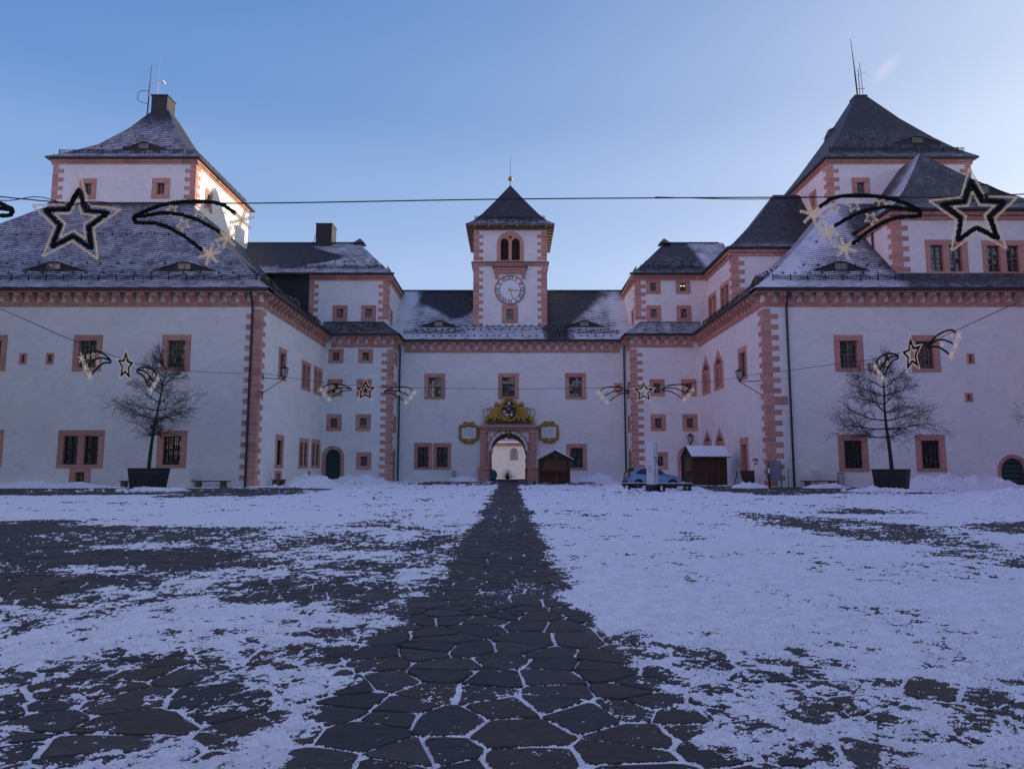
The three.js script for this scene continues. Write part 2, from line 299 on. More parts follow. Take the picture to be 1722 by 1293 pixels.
// ---------------------------------------------------------------- the corner houses
const BLOCK = [[.8, 14.9], [-.6, 15.95], [-2.4, 17.5], [-4.8, 19.75], [-7.8, 22.7], [-10.95, 25.95]];
function pointedWin(parent, fr, uc, W, v0, vs, va) { // triangular-headed twin light
  const g = new THREE.Group(); g.name = 'pointed_window'; parent.add(g); place(g, fr, uc, 0, 0);
  const o = poly([[-W / 2, v0], [W / 2, v0], [W / 2, vs], [0, va], [-W / 2, vs]]), i = W * .19, hh = new THREE.Path();
  hh.moveTo(-W / 2 + i, v0 + .3); hh.lineTo(W / 2 - i, v0 + .3); hh.lineTo(W / 2 - i, vs + .02); hh.lineTo(0, va - .62); hh.lineTo(-W / 2 + i, vs + .02); hh.closePath(); o.holes.push(hh);
  const sg = extr(o, .36); sg.translate(0, 0, -.32); obj('surround', sg, M.sand[0], g);
  obj('transom', bx(-W / 2 + i - .02, W / 2 - i + .02, vs - .38, vs - .02, -.33, -.06), M.sand[1], g);
  obj('mullion', bx(-.14, .14, v0 + .29, vs - .38, -.33, -.07), M.sand[2], g);
  obj('pane', panes(-W / 2 + i, W / 2 - i, v0 + .3, vs - .38, 4, 6, -.27, paneSeed++), M.glass, g);
  const t = extr(poly([[-W / 2 + i - .02, vs - .02], [W / 2 - i + .02, vs - .02], [0, va - .6]]), .06); t.translate(0, 0, -.33); obj('tympanum', t, M.glass, g);
  const h = new THREE.Path(), e = .06; h.moveTo(uc - W / 2 + e, v0 + e); h.lineTo(uc + W / 2 - e, v0 + e); h.lineTo(uc + W / 2 - e, vs); h.lineTo(uc, va - .14); h.lineTo(uc - W / 2 + e, vs); h.closePath(); return h;
}
function archPath(uc, W, v0, spring, cls = THREE.Path) { const p = new cls(); p.moveTo(uc - W / 2, v0); p.lineTo(uc + W / 2, v0); p.lineTo(uc + W / 2, spring); p.absarc(uc, spring, W / 2, 0, PI, false); p.closePath(); return p; }
function archDoor(parent, fr, uc, W, top, rim = .4, depth = .34, chevron = true) {
  const g = new THREE.Group(); g.name = 'door'; parent.add(g); place(g, fr, uc, 0, 0);
  const R = W / 2, spring = top - R, r = R - rim;
  for (const s of [-1, 1]) { const q = rbox(rim, spring - .015, depth + .04, .02); q.translate(s * (R - rim / 2), spring / 2, (.04 - depth) / 2 + .0); obj('jamb', q, sandy(), g); }
  const nv = 6; for (let k = 0; k < nv; k++) { const a0 = PI * k / nv + .012, a1 = PI * (k + 1) / nv - .012, s = new THREE.Shape(); s.absarc(0, spring, R, a0, a1, false); s.absarc(0, spring, r, a1, a0, true); s.closePath(); const q = extr(s, depth + .04); q.translate(0, 0, -depth); obj('arch_stone', q, sandy(), g); }
  const lf = extr(archPath(0, 2 * r, 0, spring, THREE.Shape), .06); lf.translate(0, 0, -depth - .05); obj('door_leaf', lf, M.green[1], g);
  // boards laid in chevrons (or level) on the leaf
  const Hd = spring + r, step = .36;
  for (let k = -3; k * step < Hd; k++) for (const s of [-1, 1]) {
    const y = k * step, rise = chevron ? r * .8 : 0, pts = [];
    for (let q = 0; q <= 6; q++) { const x = r * q / 6 * .985 + .012, lim = x < r ? spring + Math.sqrt(Math.max(0, r * r - x * x)) - .03 : spring; pts.push([x, Math.max(.03, Math.min(lim, y + rise * (1 - q / 6) + .0))]); }
    const up = pts.map(([x, yy], q) => { const lim = spring + Math.sqrt(Math.max(0, r * r - x * x)) - .03; return [x, Math.max(.03, Math.min(lim, y + rise * (1 - q / 6) + step * .58))]; });
    if (Math.max(...up.map((p, q) => p[1] - pts[q][1])) < .03) continue;
    const sh = poly([...pts, ...up.reverse()].map(([x, yy]) => [x * s, yy])); const b = extr(sh, .035); b.translate(0, 0, -depth + .012); obj('board', b, M.green[0], g);
  }
  return archPath(uc, W - .1, -.02, top - R, THREE.Path);
}
const bigLabel = 'white plastered castle corner house with red stone corners';
const coverFull = (lo, hi) => (u, v) => mix(lo, hi, v);

{ // left corner house
  const t = thing('corner_house', 'white corner house on the left with snow-dusted slate roof behind the potted tree', 'house', 'castle corner houses');
  const F = south(53), S = east(-19.1);
  const hf = [win(t, F, -33.19, -30.98, 8.66, 11.43, 'tall'), win(t, F, -26.49, -24.3, 8.66, 11.45, 'tall'), win(t, F, -40.4, -38.2, 8.66, 11.43, 'tall'), win(t, F, -37.2, -36.64, 9.2, 10.04, 'slit'), win(t, F, -35.2, -34.6, 9.2, 10.04, 'slit'),
  win(t, F, -33.83, -30.37, 1.43, 4.22, 'doublebarred'), win(t, F, -26.43, -24.21, 1.41, 4.19, 'barred'), win(t, F, -40.2, -37.9, 1.43, 4.25, 'barred'), win(t, F, -32.82, -31.23, .1, 1.425, 'small', 'cellar_window')];
  wall(t, F, rect(-53.7, -19.1, -.4, 14.7), hf);
  const hs = [win(t, S, 57.4, 59.45, 8.66, 11.3, 'tall'), win(t, S, 63.8, 66.7, 8.55, 11.2, 'double'), win(t, S, 67.7, 70.8, 8.55, 11.25, 'double'), win(t, S, 57.4, 59.5, 1.41, 4.12, 'barred'), win(t, S, 63.8, 66.75, 1.36, 4.12, 'doublebarred'), win(t, S, 67.7, 70.8, 1.38, 4.15, 'doublebarred'), win(t, S, 57.5, 59.2, .1, 1.2, 'small', 'cellar_window'), win(t, S, 66.9, 67.6, .25, 1.1, 'slit', 'cellar_window')];
  wall(t, S, rect(53.6, 87.6, -.4, 14.7), hs);
  wall(t, west(-53.7), rect(-87.6, -53.6, -.4, 14.7)); wall(t, north(87.6), rect(19.7, 53.1, -.4, 14.7));
  quoins(t, -19.1, 53, -1, 1, 0, 13.46);
  cornice(t, F, -44.5, -19.06, -53.7, -18.44); cornice(t, S, 53.25, 71.55, 53.31, 71.55);
  downpipe(t, F, -19.72);
  const eL = w => -53.7 - w, eR = w => -19.1 + w;
  const cov = (u, v, um, sm) => .70 + .12 * sstep(.2, .0, v) - .25 * sstep(.93, 1, v);
  slope(t, F, BLOCK, eL, eR, cov, 101, .2);
  slope(t, S, BLOCK, w => 53 - w, w => 87.6 + w, (u, v) => .12 + .25 * sstep(.15, 0, v), 102);
  slope(t, west(-53.7), BLOCK, w => -87.6 - w, w => -53 + w, (u, v) => .5, 103);
  slope(t, north(87.6), BLOCK, w => 19.1 - w, w => 53.7 + w, (u, v) => .5, 104);
  guard(t, F, BLOCK, -44, -19.6, -.35); guard(t, S, BLOCK, 53.8, 71, -.35);
  hooks(t, F, BLOCK, w => Math.max(-46, eL(w)), eR, [-1.3, -2.6, -6.5], 1.25);
  dormer(t, F, BLOCK, -36.2, -1.75, 5.2, .66); dormer(t, F, BLOCK, -25.9, -1.75, 5.2, .66);
  dormer(t, S, BLOCK, 58.6, -1.75, 4.6, .6, false); dormer(t, S, BLOCK, 67.6, -1.75, 4.6, .6, false);
}
{ // right corner house
  const t = thing('corner_house', 'white corner house on the right below the star garland, with green arched door', 'house', 'castle corner houses');
  const F = south(53), S = west(19.1);
  const hf = [win(t, F, 24.36, 26.57, 8.63, 11.43, 'tall'), win(t, F, 30.15, 32.35, 8.6, 11.4, 'tall'), win(t, F, 34.35, 34.93, 9.22, 10.01, 'slit'), win(t, F, 34.0, 34.58, 6.35, 7.02, 'slit'), win(t, F, 24.28, 26.5, 1.14, 3.88, 'barred'), win(t, F, 30.04, 32.27, 1.14, 3.88, 'barred'), archDoor(t, F, 37.2, 2.4, 2.4, .27, .3, false)];
  wall(t, F, rect(19.1, 53.7, -.4, 14.7), hf);
  const hs = [pointedWin(t, S, -69.25, 3.0, 8.55, 11.0, 12.4), pointedWin(t, S, -65.0, 3.0, 8.55, 11.0, 12.3), win(t, S, -59.25, -57.05, 8.62, 11.35, 'tall'), pointedWin(t, S, -69.45, 2.9, 1.2, 4.0, 5.15), pointedWin(t, S, -65.35, 2.9, 1.2, 3.9, 5.1)];
  // side door
  const d = new THREE.Group(); d.name = 'side_door'; t.add(d); place(d, S, -58.5, 0, 0);
  const mk = (n, a, b, c, e, zf, m) => { const g = rbox(b - a, e - c, .36 + zf, .02); g.translate((a + b) / 2, (c + e) / 2, (zf - .36) / 2); return obj(n, g, m, d); };
  mk('lintel', -1.05, 1.05, 3.3, 3.9, .06, M.sand[0]); mk('jamb', -1.05, -.55, 0, 3.285, .045, M.sand[1]); mk('jamb', .55, 1.05, 0, 3.285, .045, M.sand[2]);
  obj('door_leaf', bx(-.56, .56, 0, 3.3, -.36, -.28), M.woodDark, d); obj('pane', bx(-.35, .35, 1.5, 3.0, -.28, -.262), M.glass, d); obj('handle', bx(-.45, -.4, 1.0, 1.9, -.275, -.2), std(.4, .4, .42, .35, { metalness: .8 }), d);
  hs.push([-59.5, -57.5, -.02, 3.86]);
  wall(t, S, rect(-87.6, -53.6, -.4, 14.7), hs);
  wall(t, east(53.7), rect(53.6, 87.6, -.4, 14.7)); wall(t, north(87.6), rect(-53.1, -19.7, -.4, 14.7));
  quoins(t, 19.1, 53, 1, 1, 0, 13.46);
  cornice(t, F, 19.06, 44.5, 18.44, 53.7); cornice(t, S, -71.55, -53.25, -71.55, -53.31);
  downpipe(t, F, 20.85);
  const eL = w => 19.1 - w, eR = w => 53.7 + w;
  // snow lies on the corner slope, thins towards the wing
  const cov = (u, v, um, sm) => .84 + .35 * sstep(.10 + .33 * v, .04 + .31 * v, u) - .5 * sstep(.30, .34, u) + .15 * sstep(.15, 0, v);
  slope(t, F, BLOCK, eL, eR, cov, 111, -.2);
  slope(t, S, BLOCK, w => -87.6 - w, w => -53 + w, (u, v) => .85 - .9 * sstep(.78, .62, u + .22 * v) + .3 * sstep(.12, 0, v), 112);
  slope(t, east(53.7), BLOCK, w => 53 - w, w => 87.6 + w, () => .4, 113);
  slope(t, north(87.6), BLOCK, w => -53.7 - w, w => -19.1 + w, () => .5, 114);
  guard(t, F, BLOCK, 20.1, 30.2, -.35); guard(t, S, BLOCK, -70.9, -53.8, -.35);
  hooks(t, F, BLOCK, eL, w => 30.5, [-1.3, -2.4, -5.5], 1.1); hooks(t, S, BLOCK, w => -71, w => -53 + w, [-1.3, -2.6], 1.1);
  dormer(t, F, BLOCK, 26.0, -1.75, 4.7, .66); dormer(t, S, BLOCK, -58.8, -1.75, 4.2, .65);
}

// ---------------------------------------------------------------- towers standing on the corner houses
function hipRoof(t, X0, X1, D0, D1, pr, covs, seed, tilt = .18) { // four slopes, pr as [inset outward w, y]
  slope(t, south(D0), pr, w => X0 - w, w => X1 + w, covs[0], seed, tilt);
  slope(t, east(X1), pr, w => D0 - w, w => D1 + w, covs[1], seed + 1, tilt);
  slope(t, north(D1), pr, w => -X1 - w, w => -X0 + w, covs[2] ?? (() => .3), seed + 2);
  slope(t, west(X0), pr, w => -D1 - w, w => -D0 + w, covs[3], seed + 3, -tilt);
  const y = pr[0][1]; // eaves board and soffit
  const e = pr[0][0]; obj('eaves_board', [bx(X0 - e, X1 + e, y - .13, y - .02, -(D1 + e), -(D0 - e))], M.lead, t);
}
function towerBody(t, X0, X1, D0, D1, y0, y1, wins) {
  const holes = { s: [], e: [], w: [] };
  for (const [f, ...a] of wins) holes[f].push(win(t, f === 's' ? south(D0) : f === 'e' ? east(X1) : west(X0), ...a));
  wall(t, south(D0), rect(X0, X1, y0, y1), holes.s); wall(t, east(X1), rect(D0 + .6, D1 - .6, y0, y1), holes.e); wall(t, west(X0), rect(-D1 + .6, -D0 - .6, y0, y1), holes.w); wall(t, north(D1), rect(-X1, -X0, y0, y1));
}
{
  const t = thing('corner_tower', 'square white tower with antenna and slate-clad chimney, its right side in sunlight', 'tower', 'corner house towers');
  const X0 = -43.1, X1 = -29.7, D0 = 63.9, D1 = 77.3;
  towerBody(t, X0, X1, D0, D1, 24.6, 30.2, [['s', -40.55, -38.95, 26.35, 28.35, 'small'], ['s', -33.75, -32.05, 26.4, 28.4, 'small'], ['e', 66.1, 67.75, 26.35, 28.4, 'small']]);
  quoins(t, X1, D0, -1, 1, 25.9, 29.72, 1.0, .5, .42); quoins(t, X0, D0, 1, 1, 25.9, 29.72, 1.0, .5, .42);
  topBand(t, south(D0), X0, X1, 29.75, 30.18, .2, .2, .2); topBand(t, east(X1), D0 + .16, D1 - .2, 29.755, 30.178, .2); topBand(t, west(X0), -D1 + .2, -D0 - .16, 29.755, 30.178, .2);
  const PR = [[.55, 30.32], [-.6, 31.15], [-2.5, 32.9], [-4.4, 35.55], [-5.6, 37.7], [-6.3, 38.7]];
  hipRoof(t, X0, X1, D0, D1, PR, [(u, v) => .70 - .65 * sstep(.6, .95, v) + .1 * sstep(.2, 0, v), () => -.1, null, () => .4], 121);
  guard(t, south(D0), PR, X0 + .3, X1 - .3, -.2); guard(t, east(X1), PR, D0 + .3, D1 - .3, -.2); hooks(t, south(D0), PR, w => X0 - w, w => X1 + w, [-1, -1.8], 1.2);
  dormer(t, south(D0), PR, -35.4, -1.35, 4.6, .66);
  obj('base_flashing', [bx(X0 - .2, X1 + .2, 25.72, 25.98, -D0 - .1, -D0 + .16)], M.lead, t);
  const c = new THREE.Group(); c.name = 'chimney'; t.add(c);
  obj('stack', bx(-37.4, -35.75, 36.5, 39.75, -71.4, -69.7), slateMat(4, 4, () => -.3, 131, .0), c); obj('cap', bx(-37.48, -35.67, 39.75, 39.86, -71.48, -69.62), M.lead, c);
  const a = new THREE.Group(); a.name = 'antenna_mast'; t.add(a);
  obj('mast', [bar([-37.95, 36.6, -70], [-37.85, 40.2, -70], .07), bar([-37.85, 40.2, -70], [-37.75, 43.3, -70], .075, 6, .03)], std(.12, .1, .11, .5), a);
  obj('loop_antenna', tube([[-37.9, 39, -70], [-38.7, 39.25, -70], [-39, 39.5, -70], [-39, 40.1, -70], [-38.8, 40.4, -70], [-37.9, 40.45, -70]], .03, 30, 5), M.iron, a);
  const cam = new THREE.Group(); cam.name = 'camera_mast'; t.add(cam);
  obj('mast', [bar([-37, 39.8, -70], [-36.95, 41.6, -70], .04), bar([-36.95, 41.6, -70], [-36.9, 44.2, -70], .012)], std(.5, .5, .52, .5), cam); obj('camera_arm', [bar([-36.97, 41.6, -70], [-36.4, 41.5, -70], .09), new THREE.SphereGeometry(.16, 10, 8).translate(-36.35, 41.3, -70)], M.white, cam);
}
{
  const t = thing('corner_tower', 'square white tower with broad dark slate pyramid roof and tall thin aerials on top', 'tower', 'corner house towers');
  const X0 = 29.7, X1 = 43.1, D0 = 63.9, D1 = 77.3;
  towerBody(t, X0, X1, D0, D1, 24.6, 30.2, [['s', 31.85, 33.55, 26.5, 28.45, 'small'], ['w', -68.2, -66.6, 26.5, 28.5, 'small']]);
  quoins(t, X0, D0, 1, 1, 25.9, 29.72, 1.0, .5, .42); quoins(t, X1, D0, -1, 1, 25.9, 29.72, 1.0, .5, .42);
  topBand(t, south(D0), X0, X1, 29.75, 30.18, .2, .2, .2); topBand(t, east(X1), D0 + .16, D1 - .2, 29.755, 30.178, .2); topBand(t, west(X0), -D1 + .2, -D0 - .16, 29.755, 30.178, .2);
  const PR = [[.55, 30.32], [-.6, 31.5], [-2, 33.35], [-4, 36.3], [-6.15, 39.95]];
  hipRoof(t, X0, X1, D0, D1, PR, [(u, v, um, s) => .26 - .5 * sstep(.4, .7, v) + .3 * sstep(.12, 0, v), () => .2, null, (u, v) => .05 + .3 * sstep(.1, 0, v)], 141);
  obj('ridge_cap', bx(35.75, 37.05, 39.88, 40.0, -71.25, -69.95), M.lead, t);
  guard(t, south(D0), PR, X0 + .3, X1 - .3, -.2); hooks(t, south(D0), PR, w => X0 - w, w => X1 + w, [-1, -1.8], 1.2);
  dormer(t, south(D0), PR, 39.0, -1.3, 4.8, .62, false); dormer(t, west(X0), PR, -72, -4.2, 2.6, .5, false);
  const a = new THREE.Group(); a.name = 'aerial_mast'; t.add(a);
  obj('mast', [bar([36.35, 39.9, -70.6], [36.2, 42.9, -70.6], .075), bar([36.2, 42.9, -70.6], [35.95, 46.6, -70.6], .06, 6, .02)], M.iron, a);
  obj('aerial', [bar([36.6, 39.9, -70.6], [36.55, 43.2, -70.6], .035), bar([36.95, 39.9, -70.6], [36.75, 43.9, -70.6], .028), bar([36.4, 41.0, -70.6], [37.2, 41.05, -70.6], .025), bar([36.5, 42.5, -70.6], [37.4, 42.9, -70.6], .014)], M.iron, a);
}
// ---------------------------------------------------------------- cross wings of the right corner house
{
  const t = thing('cross_wing', 'upper wing with four twin-light windows and hipped roof above the right eaves', 'building', 'upper wings of the right house');
  const X0 = 30.3, X1 = 42.6, D0 = 54.4, F = south(D0);
  const hs = [win(t, F, 32.6, 35.95, 16.5, 19.32, 'double'), win(t, F, 37.08, 40.45, 16.46, 19.28, 'double')];
  wall(t, F, rect(X0, X1, 15.6, 21.5), hs); wall(t, west(X0), rect(-63.8, -D0 - .6, 15.6, 21.5)); wall(t, east(X1), rect(D0 + .6, 63.8, 15.6, 21.5));
  quoins(t, X0, D0, 1, 1, 16.6, 20.9, 1.05, .55, .42); quoins(t, X1, D0, -1, 1, 16.6, 20.9, 1.05, .55, .42);
  topBand(t, F, X0, X1, 20.95, 21.5, .5, .5, .5); topBand(t, west(X0), -63.7, -D0 - .16, 20.955, 21.498, .5); topBand(t, east(X1), D0 + .16, 63.7, 20.955, 21.498, .5);
  obj('base_flashing', bx(X0 - .1, X1 + .1, 16.2, 16.52, -D0 - .1, -D0 + .12), M.lead, t);
  const PR = [[.65, 21.6], [-.4, 22.5], [-2.2, 24.3], [-4.2, 26.7], [-6.15, 29.3]], kx = 1;
  slope(t, F, PR, w => X0 - w * kx, w => X1 + w * kx, (u, v) => .3 + .25 * sstep(.2, 0, v), 151, -.15);
  slope(t, west(X0), PR, w => -66, w => -D0 + w, (u, v) => .3 + .7 * sstep(.55, .8, u + v * .35), 152); slope(t, east(X1), PR, w => D0 - w, w => 66, () => .3, 153);
  obj('gutter', [bx(X0 - .8, X1 + .8, 21.505, 21.66, -(D0 - .5), -(D0 - .85)), bx(X0 - .85, X0 - .5, 21.508, 21.657, -63.8, -(D0 - .5))], M.pipe, t);
  place(obj('downpipe', [bar([0, 16.8, 0], [0, 21.6, 0], .08)], M.pipe, t), { o: new THREE.Vector3(X0 - .14, 0, -57.6), ry: 0 });
  dormer(t, F, PR, 38.6, -1.6, 4.2, .8);
}
{
  const t = thing('cross_wing', 'side wing with steep dark hipped roof facing the courtyard between tower and link', 'building', 'upper wings of the right house');
  const X0 = 20.5, D0 = 64.1, D1 = 77.1, F = south(D0), S = west(X0);
  const hs = [win(t, S, -72.6, -69.7, 16.3, 19.15, 'double'), win(t, S, -68.3, -65.4, 16.3, 19.15, 'double')];
  wall(t, F, rect(X0, 29.65, 15.6, 21.5)); wall(t, S, rect(-D1, -D0 - .6, 15.6, 21.5), hs); wall(t, north(D1 + .6), rect(-29.65, -X0, 15.6, 21.5));
  quoins(t, X0, D0, 1, 1, 16.4, 20.9, 1.05, .55, .42);
  topBand(t, F, X0, 29.6, 20.95, 21.5, .4, .4, 0); topBand(t, S, -D1, -D0 - .16, 20.955, 21.498, .4);
  const PR = [[.6, 21.6], [-.4, 22.45], [-2.2, 24.2], [-4.4, 26.6], [-6.5, 29.4]];
  slope(t, F, PR, w => X0 - w, w => 32, (u, v) => .18 + .45 * sstep(.18, 0, v) + .9 * sstep(.80, .9, u - .06 * v), 161, .12);
  slope(t, S, PR, w => -D1 - w, w => -D0 + w, () => .3, 162); slope(t, north(D1), PR, w => -32, w => -X0 + w, () => .3, 163);
  obj('gutter', [bx(X0 - .7, 29.6, 21.505, 21.65, -(D0 - .4), -(D0 - .75)), bx(X0 - .72, X0 - .4, 21.508, 21.648, -D1, -(D0 - .4))], M.pipe, t);
}
// ---------------------------------------------------------------- link houses either side of the gate
function link(sx) {
  const L = sx < 0, t = thing('link_house', L ? 'narrow link house left of the gate, with green chevron door and big chimney above' : 'narrow link house right of the gate, behind the parked car and wooden hut', 'house', 'link houses beside the gate');
  const F = south(71.6), S = L ? east(-12.2) : west(12.2), X = v => sx * v;
  const R = (a, b) => L ? [-b, -a] : [a, b];
  const w = (a, b, c, d, k) => win(t, F, ...R(a, b), c, d, k), hs = [];
  if (L) hs.push(w(17.2, 18.72, 12.0, 13.45, 'small'), w(14.18, 15.7, 12.0, 13.45, 'small'));
  hs.push(w(17.2, 18.74, 8.6, 10.35, 'small'), w(L ? 14.25 : 13.97, L ? 15.79 : 15.51, 8.6, 10.35, 'small'), w(17.2, 18.74, 5.07, 6.8, 'small'), w(L ? 14.25 : 14.0, L ? 15.79 : 15.54, 5.07, 6.8, 'small'), w(14.1, 15.64, 1.22, 2.98, 'small'), archDoor(t, F, L ? -17.98 : 17.75, L ? 2.24 : 2.3, 3.6, .36));
  const g = archPath(0, 1, 0, 1); // (door hole above)
  const [x0, x1] = R(12.2, 19.1);
  wall(t, F, rect(x0, x1, -.4, 14.7), hs);
  const su = D => L ? D : -D, SR = (a, b) => L ? [a, b] : [-b, -a];
  const hs2 = [];
  for (const [v0, v1] of [[12, 13.45], [8.6, 10.3], [5.05, 6.75]]) if (L || v0 < 12) hs2.push(win(t, S, ...SR(72.9, 74.4), v0, v1, 'small'));
  hs2.push(archDoor(t, S, su(73.5), 1.7, 3.4, .25, .3, false));
  wall(t, S, rect(...SR(72.2, 75.4), -.4, 14.7), hs2);
  quoins(t, X(12.2), 71.6, sx, 1, 0, 13.46);
  const dy = .004;
  cornice(t, F, ...R(12.16, 18.5), ...R(11.54, 18.43), dy); cornice(t, S, ...SR(71.85, 74.3), ...SR(71.91, 74.3), dy);
  downpipe(t, south(75), X(11.95));
  // pent roof
  const PP = [[.82, 14.92], [-.3, 15.75], [-1.25, 16.6]];
  slope(t, F, PP, q => L ? -19.6 : 12.2 - q, q => L ? -12.2 + q : 19.6, (u, v) => (L ? .42 : .8) - .35 * sstep(.8, 1, v), L ? 171 : 181);
  slope(t, S, PP.map(([a, b]) => [a * .98, b]), q => L ? 71.6 - q : -77, q => L ? 77 : -71.6 + q, () => .4, L ? 172 : 182);
  hooks(t, F, PP, q => L ? -18.5 : 12, q => L ? -12 : 18.5, [.3, -.5], 1.3);
  // upper storey
  const UF = south(72.8), US = L ? east(-13) : west(13), xi = L ? 21.25 : 20.5, hu = [];
  const wu = (a, b, c, d) => hu.push(win(t, UF, ...R(a, b), c, d, 'small'));
  wu(17.2, 18.75, 16.62, 18.28); wu(L ? 14.22 : 14.05, L ? 15.76 : 15.58, 16.62, 18.28);
  if (!L) { wu(17.18, 18.72, 19.5, 21.05); wu(14.05, 15.58, 19.5, 21.05); }
  wall(t, UF, rect(...R(13, xi), 15.8, 21.5), hu); wall(t, US, rect(...SR(73.4, 83.8), 15.8, 21.5), [win(t, US, ...SR(74.2, 75.7), 16.62, 18.3, 'small')]);
  quoins(t, X(13), 72.8, sx, 1, 16.6, 20.94, 1.0, .52, .42);
  if (L) { quoins(t, -21.25, 72.8, 1, 1, 16.6, 20.94, .95, .5, .42); const m = obj('slate_cladding', bx(-27.5, -21.3, 15.8, 21.3, -73.4, -72.85), slateMat(6, 5, () => -.4, 175, 0), t); }
  topBand(t, UF, ...R(13, xi), 20.95, 21.45, .35, L ? 0 : .35, L ? .35 : 0); topBand(t, US, ...SR(72.96, 83.8), 20.955, 21.448, .35);
  const PU = [[.6, 21.6], [-.5, 22.45], [-2.1, 23.8], [-3.9, 25.4], [-5.45, 26.75]], far = L ? 31 : 24;
  const cf = L ? (u, v, um, sm) => .85 - .98 * sstep(.60, .52, u + .1 * Math.sin(v * 9)) * sstep(.12, .4, v) - .3 * sstep(.93, 1, v) + .9 * sstep(.30 - .26 * v, .24 - .26 * v, u) : (u, v) => .34 - .25 * sstep(.5, .7, v) + .2 * sstep(.2, 0, v) + .8 * sstep(.70, .78, u + .12 * v);
  const kk = .8;
  slope(t, UF, PU, q => L ? -far : 13 - q * kk, q => L ? -13 + q * kk : far, cf, L ? 173 : 183, L ? .12 : -.12);
  const PE = PU.map(([a, b]) => [a * kk, b]);
  slope(t, US, PE, q => L ? 72.8 - q / kk : -83.8 - q / kk, q => L ? 83.8 + q / kk : -72.8 + q / kk, () => .25, L ? 174 : 184);
  slope(t, north(83.8), PU, q => L ? 13 - q * kk : -far, q => L ? far : -13 + q * kk, () => .4, L ? 176 : 186);
  guard(t, UF, PU, ...R(13.6, L ? 24.5 : 20), -.2); hooks(t, UF, PU, q => L ? -24 : 13.5, q => L ? -13.5 : 20.5, [-.9, -1.6], 1.1);
  guard(t, US, PE, ...SR(73.4, 79), -.2);
  const pk = new THREE.ConeGeometry(.95, .75, 4); pk.rotateY(PI / 4); pk.translate(X(17.3), 26.95, -78.3); obj('ridge_peak', pk, genericSlate, t);
  obj('ridge_cap', bx(...R(17.4, far - .5), 26.66, 26.82, -78.42, -78.12), M.lead, t);
  obj('gutter', [bx(...R(12.3, L ? 24.5 : 20), 21.46, 21.62, -72.4, -72.1)], M.pipe, t);
  if (L) {
    const c = new THREE.Group(); c.name = 'chimney'; t.add(c);
    obj('stack', bx(-22.15, -20.35, 25.5, 28.75, -79.6, -77.6), slateMat(4, 4, () => -.35, 177, 0), c); obj('cap', bx(-22.22, -20.28, 28.75, 28.85, -79.67, -77.53), M.lead, c); obj('stay', bar([-22.5, 26.6, -77.9], [-22.1, 28.2, -77.9], .03), M.iron, c);
  } else {
    // ceiling lamp seen lit through one upper window
    const l = obj('window_lamp', bx(17.7, 18.2, 20.36, 20.44, -73.02, -73.0), std(.9, .85, .7, .5, { emissive: new THREE.Color(1, .85, .55), emissiveIntensity: 1.2 }), t); l.userData.label = 'lit lamp behind the upper window';
  }
  return t;
}
link(-1); link(1);

